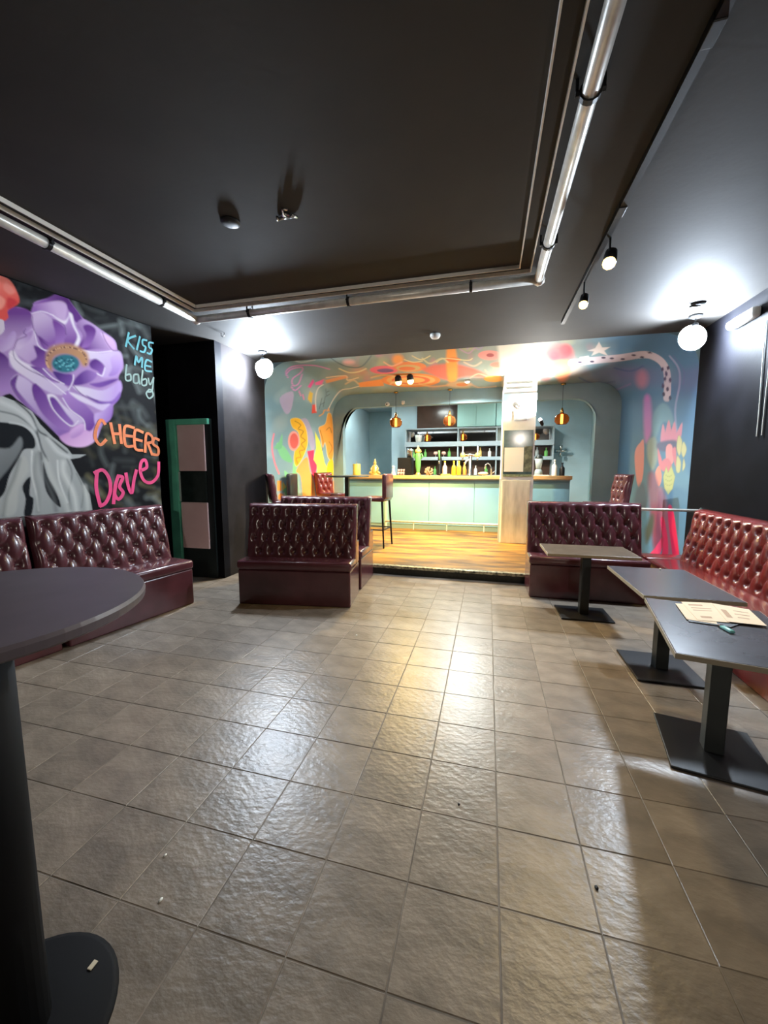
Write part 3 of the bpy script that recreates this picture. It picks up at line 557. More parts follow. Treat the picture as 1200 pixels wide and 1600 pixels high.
# --- bar room shell
struct('wall_back', bx(-2.48, XR+.1, YW, YW+.1, 0, CEIL+.05), M_bluewall)
struct('wall_back_niche', bx(XL-.2, -2.40, YW+.75, YW+.85, 0, CEIL+.05), M_blueside)
struct('wall_left_bar', bx(XL-.15, XL-.05, YB+.16, YW+.85, 0, CEIL+.05), M_bluewall)
struct('wall_right_bar', bx(XR, XR+.1, YB+.16, YW, 0, CEIL+.05), M_blueside)
struct('ceiling_bar', bx(XL-.2, XR+.1, YB+.16, YW+.85, CEIL+.03, CEIL+.1), M_bluewall)

# ================================================================== CEILING PIPES, TRACKS, FIXTURES
def pipe_run(a, b, label, clamps):
    a, b = Vector(a), Vector(b); t = thing('ceiling_pipe', label, 'pipe', a)
    obj('pipe_tube', tb([(0, 0, 0), (b-a)*.5, b-a], .035, 14), M_alu, t, True)
    d = (b-a).normalized(); n = Vector((-d.y, d.x, 0))
    for c in clamps:
        bm = bmesh.new(); p = d*c
        tube(bm, [p-d*.012, p+d*.012], .043, 14)
        for s in (-1, 1):
            tube(bm, [p+n*.05*s+Vector((0, 0, -.012)), p+n*.05*s+Vector((0, 0, CEIL-a.z))], .007, 6)
            tube(bm, [p+n*.036*s, p+n*.056*s], .012, 6)
        obj('clamp', bm, M_blackmetal, t, label='black clamp')
    return t
PZ = 2.915
pipe_run((.36, .2, PZ), (.345, 3.50, PZ), 'silver pipe running along the ceiling on the right', (1.70, 2.80))
pipe_run((-2.88, 3.555, PZ), (.345, 3.52, PZ), 'silver pipe crossing the ceiling in front of the stage', (.60, 1.62, 2.70))
pipe_run((-2.90, .2, PZ), (-2.90, 3.53, PZ), 'silver pipe along the ceiling above the flower mural', (1.95, 2.90))
bm = bmesh.new(); ball(bm, (0, 0, 0), .046)
tag(obj('pipe_elbow', bm, M_alu, None, True, (.35, 3.535, PZ)), 'silver corner elbow joining the right ceiling pipe and the cross pipe', 'pipe fitting')
bm = bmesh.new(); ball(bm, (0, 0, 0), .046)
tag(obj('pipe_elbow', bm, M_alu, None, True, (-2.905, 3.56, PZ)), 'silver corner elbow where the mural side pipe meets the cross pipe', 'pipe fitting')
k = 0
for off, nm in ((0, 'inner'), (.085, 'outer')):
    for nm2, a in (('right', (.186+off, .186+off+.011, .2, 3.36+off)), ('cross', (-2.74-off, .197+off, 3.36+off, 3.371+off)), ('mural', (-2.751-off, -2.74-off, .2, 3.36+off))):
        tag(obj('ceiling_strip', bx(a[0], a[1]-.003*(a[1]-a[0] < .02), a[2], a[3]-.003*(a[3]-a[2] < .02), CEIL-.028, CEIL-.001), M_strip), '%s of the two thin white lines beside the %s ceiling pipe' % (nm, {'right': 'right-hand', 'cross': 'crossing', 'mural': 'mural-side'}[nm2]), 'ceiling strip', 'white lines on the ceiling')
# light track with two warm spotlights
t = thing('light_track', 'black ceiling light track on the right carrying two warm spots', 'light track', (.72, 0, CEIL))
obj('track_rail', bx(-.018, .018, 1.2, 4.7, -.035, -.001), M_blackmetal, t)
for y0 in (1.75, 2.75): obj('track_joint', bx(-.022, .022, y0, y0+.1, -.04, -.001, .003), M_chrome if 0 else M_blackmetal, t)
M_warm = mat('warm_bulb', (255, 220, 150), .4, emit=(1, .70, .22), estr=4.5)
def spot(loc, aim, label, power, angle, col, r=.045, stem=.13, emat=M_warm, size=.03, cat='spotlight', group=None):
    t = thing('spotlight', label, cat, loc, 0, group)
    obj('stem', tb([(0, 0, 0), (0, 0, stem)], .007, 8), M_blackmetal, t)
    d = (Vector(aim)-Vector(loc)).normalized()
    obj('housing', tb([-d*.01, -d*.015, -d*.09, -d*.11], [r*.8, r, r*.85, r*.4], 14), M_blackmetal, t, True)
    bm = bmesh.new(); ball(bm, (0, 0, 0), r*.92, 1, 1, 1, 2)
    obj('bulb', bm, emat, t, True)
    l = bpy.data.lights.new('spot_light', 'SPOT'); l.energy = power; l.spot_size = R(angle); l.spot_blend = .5; l.color = col; l.shadow_soft_size = size
    lo = bpy.data.objects.new('spot_light', l); COL.objects.link(lo); lo.parent = t; lo.location = d*(r+.02)
    lo.rotation_euler = d.to_track_quat('-Z', 'Y').to_euler()
    return t
spot((.74, 3.08, 2.78), (.1, 1.9, .0), 'warm spotlight nearer the camera hanging from the ceiling track', TRACK_W, 120, WARM, stem=.16)
spot((.72, 3.72, 2.76), (.2, 2.4, .0), 'warm spotlight farther along the ceiling track, nearer the stage', TRACK_W, 120, WARM, r=.038, stem=.18)
# two cool floodlights hanging in front of the stage corners
M_cool = mat('cool_bulb', (255, 255, 255), .3, emit=COOL, estr=FLOOD_L)
def ceiling_lamp(loc, label, bm_=None):
    t = thing('ceiling_lamp', label, 'lamp', (loc[0], loc[1], CEIL), 0, 'hanging bulb lamps'); dz = loc[2]-CEIL
    obj('ceiling_rose', lt([(0, -.001), (.06, -.001), (.06, -.02), (.03, -.035), (0, -.035)]), M_blackmetal, t, True)
    obj('stem', tb([(0, 0, -.02), (0, 0, dz+.10)], .008, 8), M_blackmetal, t)
    obj('bulb_holder', lt([(0, dz+.13), (.025, dz+.13), (.035, dz+.085), (0, dz+.085)]), M_blackmetal, t, True)
    bm = bmesh.new(); ball(bm, (0, 0, dz), .095, 1, 1, 1, 3); obj('bulb', bm, bm_ or M_cool, t, True)
    if bm_ is None:                                      # reflector dish added behind the bulb, unseen, keeps its light off the stage
        bm = lathe(bmesh.new(), [(.135*math.sin(a_*R(74)/8)+1e-6, .135*math.cos(a_*R(74)/8)) for a_ in range(9)]+[(.131*math.sin(a_*R(74)/8)+1e-6, .131*math.cos(a_*R(74)/8)) for a_ in range(8, -1, -1)], 24)
        bmesh.ops.rotate(bm, cent=(0, 0, 0), matrix=Matrix.Rotation(R(-90), 3, 'X'), verts=bm.verts); bmesh.ops.translate(bm, vec=(0, 0, dz), verts=bm.verts)
        obj('light_shield', bm, M_alu, t, True)
ceiling_lamp((-2.95, 4.85, 2.755), 'glaring cool white lamp at the left corner of the stage')
ceiling_lamp((2.0, 4.87, 2.76), 'glaring cool white lamp at the right corner of the stage')
M_rear = mat('neutral_bulb', (255, 255, 255), .3, emit=(1, .9, .78), estr=REAR_L)
ceiling_lamp((1.3, -4.2, 2.70), 'hanging lamp behind the photographer', M_rear)
# small ceiling fittings
tag(obj('smoke_detector', lt([(0, 0), (.06, 0), (.062, -.02), (.045, -.045), (0, -.05)], 20), M_white, None, True, (-.64, 4.77, CEIL-.001)), 'round white smoke detector on the black ceiling before the stage', 'smoke detector')
tag(obj('ceiling_speaker', lt([(0, 0), (.06, 0), (.06, -.008), (.04, -.014), (0, -.014)], 20), M_blackmetal, None, True, (-1.62, 2.34, CEIL-.001)), 'small round black fitting on the ceiling', 'ceiling fitting')
t = thing('ceiling_hook', 'chrome ceiling bracket with curled hook inside the pipe rectangle', 'hook', (-1.25, 2.37, CEIL))
obj('bracket', lt([(0, 0), (.03, 0), (.03, -.012), (.012, -.015), (.012, -.02), (0, -.02)]), M_chrome, t, True)
for s in (-1, 1): obj('arm', tb([(0, 0, -.012), (s*.05, .01, -.010), (s*.065, .015, -.012), (s*.05, -.015, -.014)], .009, 8), M_chrome, t, True)
obj('hook', tb([(.01, 0, -.014), (.0, -.03, -.016), (.02, -.08, -.016), (.05, -.07, -.016)], .007, 8), M_chrome, t, True)
t = thing('detector_ring', 'dark round ceiling detector beside the right cool lamp', 'detector', (1.88, 4.55, CEIL-.001))
obj('base', lt([(0, 0), (.06, 0), (.06, -.015), (0, -.02)]), M_blackmetal, t, True); obj('clip', bx(-.075, .02, -.006, .006, -.03, -.015), M_steel, t)
tag(obj('ceiling_eyelet', tb([(-.02, 0, 0), (-.02, 0, -.03), (0, 0, -.045), (.02, 0, -.03), (.02, 0, 0)], .005, 6), M_chrome, None, True, (-3.0, 4.1, CEIL)), 'small metal eyelet in the ceiling near the left cool lamp', 'hook')
# emergency lamp and cables on the right wall
t = thing('emergency_lamp', 'white tubular emergency lamp high on the black right wall', 'lamp', (XR, 4.55, 2.80))
obj('body', bx(-.07, -.001, -.19, .15, -.045, .045, .02, 3), M_white, t, True); obj('end_cap', tb([(-.04, .15, 0), (-.04, .19, 0)], .045, 14), M_white, t, True)
for q, lb in (([(1197, 500), (1192, 560), (1186, 640), (1182, 682)], 'longer white cable hanging down the right wall below the emergency lamp'), ([(1207, 500), (1203, 560), (1196, 620), (1190, 680)], 'second white cable hanging beside the first on the right wall')):
    pts = []
    for x, y in q:
        d = ray(x, y); s = (XR-.008)/d[0]; pts.append((XR-.008, d[1]*s, CAMH+d[2]*s))
    tag(obj('hanging_cable', tb(pts, .004, 6), M_white), lb, 'cable')

# ================================================================== BENCHES
def tuft_back(w, h, lean, th, a, rows, bot, D=.024):
    """closed tufted slab: x 0..w, front face towards -y, bottom at z 0, leaning back by lean; returns mesh and button places"""
    n = max(2, round((w-.06)/a)); a = (w-.05)/n; b = (h-bot-.075)/(rows-1)
    nu = max(24, int(w/.0125)); nv = max(20, int(h/.0125))
    us = np.linspace(0, w, nu); vs = np.linspace(0, h, nv); U, Vv = np.meshgrid(us, vs, indexing='ij')
    c0 = .025; r_ = (Vv-bot)/b; q = (U-c0)/a
    p1 = q+r_/2; p2 = q-r_/2
    s = np.abs(np.sin(PI*p1)*np.sin(PI*p2))**.3
    topz = bot+b*(rows-1)
    fade = np.clip((Vv-topz)/(.5*b), 0, 1); fl = np.clip((bot-Vv)/(.5*b), 0, 1)
    pleat = np.abs(np.sin(PI*(q+(rows-1)/2)))**.5
    pleat = .55+.45*pleat; s = s*(1-fade)+pleat*fade*1.0; s = s*(1-fl)+.75*fl
    dimple = np.zeros_like(s); btn = []
    for r in range(rows):
        for i in range(-1, n+2):
            u = c0+(i+(.5 if r % 2 else 0))*a
            if .03 < u < w-.03:
                v = bot+r*b; btn.append((u, v)); dimple += np.exp(-((U-u)**2+(Vv-v)**2)/(2*.017**2))
    e = np.minimum(np.minimum(U, w-U), np.minimum(Vv+.03, h-Vv)); e = np.sqrt(np.clip(1-(1-np.clip(e/.05, 0, 1))**2, 0, 1))
    H = (.034+D*s)*e-.026*np.clip(dimple, 0, 1)*e
    Y = lean*Vv/h-H
    bm = bmesh.new()
    g = [[bm.verts.new((U[i, j], Y[i, j], Vv[i, j])) for j in range(nv)] for i in range(nu)]
    for i in range(nu-1):
        for j in range(nv-1): bm.faces.new((g[i][j], g[i+1][j], g[i+1][j+1], g[i][j+1]))
    fr = [g[i][0] for i in range(nu)]+[g[-1][j] for j in range(1, nv)]+[g[i][-1] for i in range(nu-2, -1, -1)]+[g[0][j] for j in range(nv-2, 0, -1)]
    bk = [bm.verts.new((v.co.x, max(lean*v.co.z/h, 0)+th, v.co.z)) for v in fr]
    for i in range(len(fr)): bm.faces.new((fr[i], fr[(i+1) % len(fr)], bk[(i+1) % len(bk)], bk[i]))
    bm.faces.new(bk)
    B = [(u, lean*v/h-.012, v) for u, v in btn]
    return bm, B
bmu = bmesh.new(); ball(bmu, (0, 0, 0), .011, 1, .55, 1, 1); BUT = bpy.data.meshes.new('button'); bmu.to_mesh(BUT); bmu.free(); BUT.materials.append(M_button)
for p in BUT.polygons: p.use_smooth = True
def bench(label, loc, rotz, w, seat, total, m=M_vinyl, h=1.03, rows=4, a=.135, lean=.11, group='tufted vinyl benches', w_back=None, x_back=0):
    t = thing('upholstered_bench', label, 'bench', loc, rotz, group)
    obj('base', bx(.012, w-.012, .012, total, 0, .37, .012), m, t)
    obj('seat_cushion', bx(0, w, 0, seat+.10, .37, .465, .028, 3), m, t, True)
    wb = w_back or w
    bm, B = tuft_back(wb, h-.45, lean, .06, a, rows, .075)
    o = obj('backrest', bm, m, t, True, (x_back, seat, .45))
    obj('back_frame', bx(x_back+.01, x_back+wb-.01, seat+.065, total, .37, .62, .01), m, t)
    for u, y, z in B: link('button', BUT, None, t, (x_back+u, seat+y, .45+z))
    return t
ang = math.atan2(.18, 1.2)
bench('maroon tufted bench standing free in the middle, in front of its twin', (-2.51, 3.485, 0), ang, 1.215, .27, .52)
bench('maroon tufted bench half hidden behind the free-standing one, next to the step', (-2.60, 4.20, 0), R(3.5), 1.21, .36, .64, h=1.06)
bench('maroon tufted bench against the step on the right, behind the brown table', (.465, 4.50, 0), R(1.0), 1.185, .27, .49, h=1.035)
d = Vector((.25, 1.43, 0)).normalized(); e = Vector((-2.965, 3.42, 0)); rz = math.atan2(d.y, d.x)
bench('dark maroon tufted bench under the CHEERS lettering, the far one', e-d*1.19, rz, 1.185, .36, .6)
bench('dark maroon tufted bench behind the round table, the near one under the mural', e-d*2.40, rz, 1.185, .36, .6)
bench('red tufted bench along the black right wall', (1.67, 4.73, 0), R(-90), 3.2, .34, .60, m=M_red, h=1.0)
t = thing('corner_seat', 'red backless corner seat under the pink painted stripes', 'bench', (1.67, 4.745, 0))
obj('base', bx(.01, .6, .01, .25, 0, .37, .01), M_red, t); obj('seat_cushion', bx(0, .61, 0, .26, .37, .465, .025, 3), M_red, t, True)

# ================================================================== TABLES
def rect_table(label, cx, cy, lx, ly, rotz, z=.64, topm=M_top, base=(.42, .42)):
    t = thing('pedestal_table', label, 'table', (cx, cy, 0), rotz, 'rectangular pedestal tables')
    o = obj('table_top', bx(-lx/2, lx/2, -ly/2, ly/2, z-.026, z, .003), topm, t)
    obj('edge_band', (lambda b: (box(b, -lx/2-.002, lx/2+.002, -ly/2-.003, -ly/2-.0005, z-.025, z-.002), box(b, -lx/2-.003, -lx/2-.0005, -ly/2-.002, ly/2+.002, z-.025, z-.002), box(b, lx/2+.0005, lx/2+.003, -ly/2-.002, ly/2+.002, z-.025, z-.002), box(b, -lx/2-.002, lx/2+.002, ly/2+.0005, ly/2+.003, z-.025, z-.002), b)[4])(bmesh.new()), M_topedge, o)
    obj('post', bx(-.04, .04, -.04, .04, .012, z-.03, .004), M_steel, t)
    obj('mount_plate', bx(-.13, .13, -.13, .13, z-.034, z-.0265), M_blackmetal, t)
    obj('base_plate', bx(-base[0]/2, base[0]/2, -base[1]/2, base[1]/2, .001, .014, .004), M_blackmetal, t)
    return t
rect_table('brown topped pedestal table in front of the right-hand bench by the step', .935, 4.09, .77, .50, R(1), topm=M_brown_top, base=(.46, .38))
rect_table('dark grey pedestal table, the middle one beside the red bench', 1.22, 3.08, .53, .77, R(0), base=(.42, .46))
rect_table('dark grey pedestal table nearest the camera with papers on it', 1.13, 2.205, .53, .80, R(-10.8), base=(.42, .46))
# round bar table by the camera
RT = (-1.112, .566); RZ = 1.12
t = thing('round_bar_table', 'tall round dark table at the left edge near the camera', 'table', (RT[0], RT[1], 0))
obj('table_top', lt([(0, RZ-.03), (.342, RZ-.03), (.350, RZ-.024), (.352, RZ-.008), (.348, RZ), (0, RZ)], 72), mat('dark_grey_top', (94, 86, 92), .45, var=.1), t)
obj('post', tb([(0, 0, .02), (0, 0, RZ-.035)], .08, 28), mat('matt_black_base', (11, 11, 13), .7, spec=.2), t, True)
obj('mount_plate', lt([(0, RZ-.04), (.14, RZ-.04), (.14, RZ-.0305), (0, RZ-.0305)], 24), M_blackmetal, t)
obj('base_disc', lt([(0, .001), (.225, .001), (.225, .010), (.21, .016), (.06, .024), (0, .024)], 48), mat('matt_black_base', (11, 11, 13), .7, spec=.2), t, True)
tag(obj('paper_scrap', bx(-.007, .007, -.011, .011, 0, .003, .001), mat('scrap', (200, 190, 165), .7), None, False, (-1.045, .725, .0188)), 'small pale scrap lying on the round table base', 'scrap')
# papers and lighter on the near table
tz = .6405; M_paper = mat('cream_paper', (232, 212, 184), .7, var=.05)
def sheet(pts, z0, label, lift=0.0):
    bm = bmesh.new(); P_ = [Vector(p) for p in pts]; n = 8; top = []; bot = []
    for i in range(n+1):
        row = []; rb = []
        for j in range(5):
            a = P_[0].lerp(P_[1], i/n); b = P_[3].lerp(P_[2], i/n); q = a.lerp(b, j/4)
            h = z0+lift*(.5+.5*math.sin(i*1.7+j))*abs(i/n-.5)*2
            row.append(bm.verts.new((q.x, q.y, h+.0012))); rb.append(bm.verts.new((q.x, q.y, h)))
        top.append(row); bot.append(rb)
    for i in range(n):
        for j in range(4):
            bm.faces.new((top[i][j], top[i+1][j], top[i+1][j+1], top[i][j+1])); bm.faces.new((bot[i][j], bot[i][j+1], bot[i+1][j+1], bot[i+1][j]))
    for i in range(n):
        for g_ in (0, 4): bm.faces.new((top[i][g_], top[i+1][g_], bot[i+1][g_], bot[i][g_]))
    for j in range(4):
        for g_ in (0, n): bm.faces.new((top[g_][j], top[g_][j+1], bot[g_][j+1], bot[g_][j]))
    o = obj('paper_sheet', bm, M_paper); return tag(o, label, 'paper', 'papers on the near table')
def tp(x, y, z): return onz(x, y, z)
pz = tz+.0005
q = [tp(1055, 944, pz), tp(1108, 948, pz), tp(1121, 977, pz), tp(1073, 969, pz)]
tag(obj('clipboard', (lambda b: (bmesh.ops.convex_hull(b, input=[b.verts.new((p.x, p.y, z_)) for p in [tp(1069, 952, pz), tp(1180, 968, pz), tp(1142, 981, pz), tp(1076, 972, pz)] for z_ in (pz, pz+.004)]), b)[1])(bmesh.new()), M_blackmetal), 'thin black folder under the papers on the near table', 'folder')
p1 = sheet(q, pz+.0045, 'left cream paper sheet on the near table')
p2 = sheet([tp(1064, 942, pz), tp(1112, 944, pz), tp(1140, 975, pz), tp(1090, 971, pz)], pz+.0065, 'middle cream paper sheet overlapping the left one')
p3 = sheet([tp(1112, 945, pz), tp(1170, 955, pz), tp(1198, 981, pz), tp(1136, 974, pz)], pz+.009, 'right cream paper sheet reaching toward the bench')
M_ink = mat('faded_ink', (188, 160, 136), .8)
def prints(par, a, b, cc, dd, z, blocks):
    for s0, s1, t0, t1 in blocks:
        f_ = lambda s, t_: tp(*(np.array(a)*(1-s)*(1-t_)+np.array(b)*s*(1-t_)+np.array(cc)*s*t_+np.array(dd)*(1-s)*t_), pz)
        bm = bmesh.new(); bm.faces.new([bm.verts.new((*f_(s, u).xy, z)) for s, u in ((s0, t0), (s1, t0), (s1, t1), (s0, t1))]); obj('print_block', bm, M_ink, par)
prints(p2, (1064, 942), (1112, 944), (1140, 975), (1090, 971), pz+.0081, ((.15, .6, .12, .2), (.15, .8, .3, .34), (.15, .75, .42, .46), (.2, .55, .75, .85)))
prints(p3, (1112, 945), (1170, 955), (1198, 981), (1136, 974), pz+.0106, ((.1, .25, .3, .75), (.45, .85, .25, .3), (.4, .8, .45, .5), (.4, .7, .65, .7)))
lg = thing('cigarette_lighter', 'pale turquoise cigarette lighter below the papers', 'lighter', (1.135, 2.20, tz+.0005), R(8))
obj('body', bx(-.012, .012, -.05, .02, 0, .014, .005), mat('turquoise_plastic', (120, 190, 190), .3), lg, True); obj('cap', bx(-.011, .011, .02, .036, .001, .013, .002), M_chrome, lg)
tag(obj('crumb', (lambda b: ball(b, (0, 0, 0), .008, 1, 1, .7, 1))(bmesh.new()), M_white, None, True, (onz(1025, 886, .64).x, 3.43, .6455)), 'white crumb at the far edge of the middle grey table', 'crumb')
# litter on the floor
for x, y, s, c, lb in ((258, 1337, .010, M_white, 'tiny white chip on the tiles, the upper of two near the round table'), (251, 1407, .012, M_white, 'tiny white chip on the tiles, the lower of two near the round table'), (932, 1388, .013, M_blackmetal, 'small dark pebble on the tiles at the lower right'), (717, 1257, .011, M_blackmetal, 'small dark spot of dirt in the middle of the floor'), (557, 993, .016, M_white, 'white chip on the floor in front of the free-standing bench')):
    p = onz(x, y); bm = bmesh.new(); s *= .55; ball(bm, (0, 0, 0), s, 1, 1.5, .35, 1)
    tag(obj('floor_litter', bm, c, None, True, (p.x, p.y, s*.36)), lb, 'litter', 'litter on the floor')
# grab rail to the right wall
t = thing('hand_rail', 'short chrome rail between the tufted bench and painted wall', 'rail', (XR, 5.06, .955))
obj('bar', tb([(-.62, 0, 0), (-.001, 0, 0)], .016, 12), M_alu, t, True); obj('flange', tb([(-.012, 0, 0), (-.001, 0, 0)], .035, 16), M_chrome, t)
obj('support', tb([(-.60, 0, .0), (-.60, 0, ZS-.955)], .012, 10), M_chrome, t, True)

# ================================================================== ON THE STAGE
def bar_chair(label, loc, rotz, m=M_vinyl, tufted=True):
    """faces local -y; seat at .82, back to 1.19"""
    t = thing('bar_chair', label, 'bar chair', loc, rotz, 'bar chairs on the stage')
    obj('seat', bx(-.21, .21, -.21, .21, .76, .83, .025, 3), m, t, True)
    if tufted:
        bm, B = tuft_back(.40, .42, .05, .035, .12, 3, .09, D=.022); obj('backrest', bm, m, t, True, (-.20, .20, .80))
        for u, y, z in B: link('button', BUT, None, t, (-.20+u, .20+y, .80+z))
    else:
        obj('backrest', bx(-.20, .20, .17, .24, .80, 1.21, .03, 3), m, t, True)
    for sx in (-1, 1):
        for sy in (-1, 1):
            obj('leg', tb([(sx*.18, sy*.17, .77), (sx*.21, sy*.21, 0)], [.019, .014], 8), M_blackmetal, t)
    for a_, b_ in (((-.195, -.19), (.195, -.19)), ((-.195, .19), (.195, .19)), ((-.195, -.19), (-.195, .19)), ((.195, -.19), (.195, .19))):
        obj('footrest_bar', tb([(*a_, .3), (*b_, .3)], .011, 6), M_blackmetal, t)
    return t
bar_chair('maroon bar chair seen side-on at the right of the stage table', (-1.80, 6.32, ZS), R(-95), tufted=False)
bar_chair('red tufted bar chair behind the stage table, by the painted flower', (-2.88, 7.02, ZS), R(62), m=M_red)
bar_chair('dark bar chair left of the stage table, seen from the side', (-2.98, 6.05, ZS), R(98), m=M_blackvinyl, tufted=False)
bar_chair('maroon bar chair tight by the left stage corner', (-2.93, 5.36, ZS), R(128))
bar_chair('glossy maroon bar chair at the right side of the stage', (1.56, 6.05, ZS), R(-80))
t = thing('stage_bar_table', 'tall round pedestal table among the bar chairs on stage', 'table', (-2.42, 6.62, ZS))
obj('table_top', lt([(0, 1.145), (.385, 1.145), (.39, 1.155), (.385, 1.17), (0, 1.17)], 48), M_steel, t); obj('post', bx(-.035, .035, -.035, .035, .02, 1.145, .004), M_steel, t)
obj('base_disc', lt([(0, .001), (.25, .001), (.25, .012), (.04, .024), (0, .024)], 32), M_blackmetal, t)
# --- column
cx0, cx1, cy0 = .215, .745, 7.12
M_colw = mat('white_column_paint', (222, 230, 232), .45, var=.06, vscale=4)
t = thing('column', 'white clad square column standing in front of the bar', 'column', (0, 0, ZS))
obj('shaft', bx(cx0, cx1, cy0, cy0+.5, 0, CEIL-ZS-.004, .004), M_colw, t)
obj('column_band', bx(cx0-.006, cx1+.006, cy0-.012, cy0, 2.55-ZS, 2.66-ZS), M_blueside, t, label='blue grey band')
obj('metal_panel', bx(cx0+.03, cx1-.05, cy0-.014, cy0, .0, 1.21-ZS, .003), mat('dull_metal_sheet', (232, 234, 222), .26, metal=.45, var=.2, vscale=3, stretch=(3, 3, .6)), t, label='dull yellowish metal sheet')
obj('side_sheet', bx(cx0-.012, cx0, cy0+.02, cy0+.48, 0, 1.24-ZS), mat('grey_sheet', (170, 178, 176), .3, metal=.4), t)
pn = obj('notice_board', bx(cx0+.03, cx1-.03, cy0-.014, cy0, 1.32-ZS, 2.06-ZS, .002), mat('dark_glossy_board', (60, 84, 92), .12, var=.5, vscale=7), t, label='dark glossy board')
obj('white_sheet', bx(cx0+.045, cx0+.36, cy0-.019, cy0-.0145, 1.36-ZS, 1.77-ZS), mat('white_sheet', (240, 250, 255), .6), pn); obj('grey_photo', bx(cx0+.37, cx1-.04, cy0-.018, cy0-.0145, 1.36-ZS, 1.79-ZS), mat('grey_print', (130, 140, 124), .5, c2=(70, 80, 72), vscale=14), pn)
obj('board_trim', bx(cx0+.03, cx1-.03, cy0-.018, cy0, 1.28-ZS, 1.315-ZS), mat('green_garland', (90, 110, 92), .6, c2=(150, 170, 140), vscale=40), t)
obj('small_picture', bx(.39, .60, cy0-.012, cy0, 2.22-ZS, 2.37-ZS, .002), mat('grey_picture', (128, 132, 134), .3, c2=(176, 180, 180), vscale=10), t, label='small grey picture')
obj('picture_hook', tb([(.46, cy0-.01, 2.40-ZS), (.46, cy0-.025, 2.43-ZS), (.48, cy0-.025, 2.48-ZS), (.485, cy0-.01, 2.44-ZS)], .012, 8), M_chrome, t, True)
for z0 in (2.83, 2.745): obj('crack_strip', bx(cx0+.05, cx0+.46, cy0-.006, cy0, z0-ZS, z0+.012-ZS), mat('dark_crack', (96, 96, 84), .6), t)
spot((.80, 7.0, 2.21), (.42, 6.75, 2.97), 'bright small spotlight clipped to the right edge of the column', COLUMN_W, 160, (1, .98, .92), r=.03, stem=.02, emat=mat('bright_bulb', (255, 255, 255), .4, emit=(1, .97, .9), estr=20))
# --- twin warm stage spots
t_ = (-1.95, 7.1, 0)
M_warm2 = mat('stage_bulb', (255, 230, 160), .4, emit=(1, .78, .26), estr=6)
spot((-1.50, 6.66, 2.86), (-1.2, 7.2, 0), 'left of the twin warm spots under the painted stage ceiling', STAGE_W, 84, WARM, r=.06, stem=.10, emat=M_warm2)
spot((-1.29, 6.63, 2.86), (-.9, 6.9, 0), 'right of the twin warm spots under the painted stage ceiling', STAGE_W*.5, 150, WARM, r=.06, stem=.10, emat=M_warm2)
t = thing('ceiling_downlight', 'small white downlight on the painted stage ceiling right of the twin spots', 'lamp', (-.40, 7.3, CEIL-.002)); obj('rim', lt([(0, 0), (.05, 0), (.05, -.03), (.04, -.035), (0, -.035)]), M_white, t, True); obj('diffuser', lt([(0, -.036), (.04, -.036), (.03, -.048), (0, -.052)]), mat('downlight_glow', (255, 255, 255), .4, emit=(.95, 1, .95), estr=8), t, True)
l = bpy.data.lights.new('down_light', 'SPOT'); l.energy = DOWN_W; l.spot_size = R(165); l.spot_blend = .4; l.color = (.93, 1, .97); l.shadow_soft_size = .04
lo = bpy.data.objects.new('down_light', l); COL.objects.link(lo); lo.parent = t; lo.location = (0, 0, -.06)
# --- bar counter
t = thing('bar_counter', 'long pale teal bar counter with wooden top behind the column', 'bar counter', (0, 0, ZS))
BX0, BX1, BY = -3.02, 1.54, 8.30
obj('body', bx(BX0, BX1, BY+.02, BY+.55, 0, 1.05), M_barpanel, t)
xs = [BX0, -2.14, -1.2, -.26, .68, BX1]
for a_, b_ in zip(xs, xs[1:]): obj('front_panel', bx(a_+.003, b_-.003, BY-.002, BY+.02, .10, 1.03, .003), M_barpanel, t)
obj('kick_board', bx(BX0, BX1, BY+.005, BY+.02, 0, .098), mat('kick_board', (120, 140, 130), .5), t)
obj('corner_post', bx(-2.16, -2.11, BY-.03, BY-.002, 0, 1.06, .004), mat('pale_post', (190, 198, 180), .45), t)
obj('counter_top', bx(BX0-.02, BX1+.02, BY-.10, BY+.62, 1.08, 1.15, .006), M_wood, t); obj('top_fascia', bx(BX0, BX1, BY-.03, BY+.02, 1.05, 1.079), M_shelf, t)
fr = obj('foot_rail', tb([(-2.12, BY-.14, .17), (.2, BY-.14, .17), (BX1, BY-.14, .17)], .022, 12), M_alu, t, True)
for x in (-2.1, -1.5, -.8, -.05, .9, 1.5): obj('rail_bracket', tb([(x, BY-.14, .17), (x, BY-.14, .002)], .012, 8), M_alu, fr)
BT = 1.272
# --- back bar: shelves with mirror, dark panel, cabinets
t = thing('back_bar_shelving', 'grey wall shelving with mirror backing behind the bar', 'shelving', (0, 0, 0))
SX0, SX1, SY = -2.05, 1.45, 9.85
obj('mirror_panel', bx(SX0+.02, SX1-.02, YW-.03, YW-.012, 2.08, 2.38), M_mirror, t, label='mirror strip')
obj('back_panel', bx(SX0+.02, SX1-.02, YW-.02, YW-.004, .9, 2.07), M_brown, t, label='dark brown back panel')
for z0, z1 in ((2.38, 2.405), (1.955, 2.07), (1.62, 1.70), (1.20, 1.26)): obj('shelf_board', bx(SX0, SX1, SY, YW-.03, z0, z1, .003), M_shelf, t)
for x in (SX0, -.75, .16, SX1-.03): obj('upright', bx(x, x+.03, SY+.01, YW-.03, .12, 2.38), M_shelf, t)
obj('low_cabinet', bx(SX0, SX1, SY-.12, YW-.03, .12, 1.19, .005), M_barpanel, t)
tag(obj('smoked_glass_panel', bx(-1.80, -.78, YW-.03, YW-.002, 2.41, CEIL+.02), M_brown), 'brown smoked glass panel above the back bar mirror', 'panel')
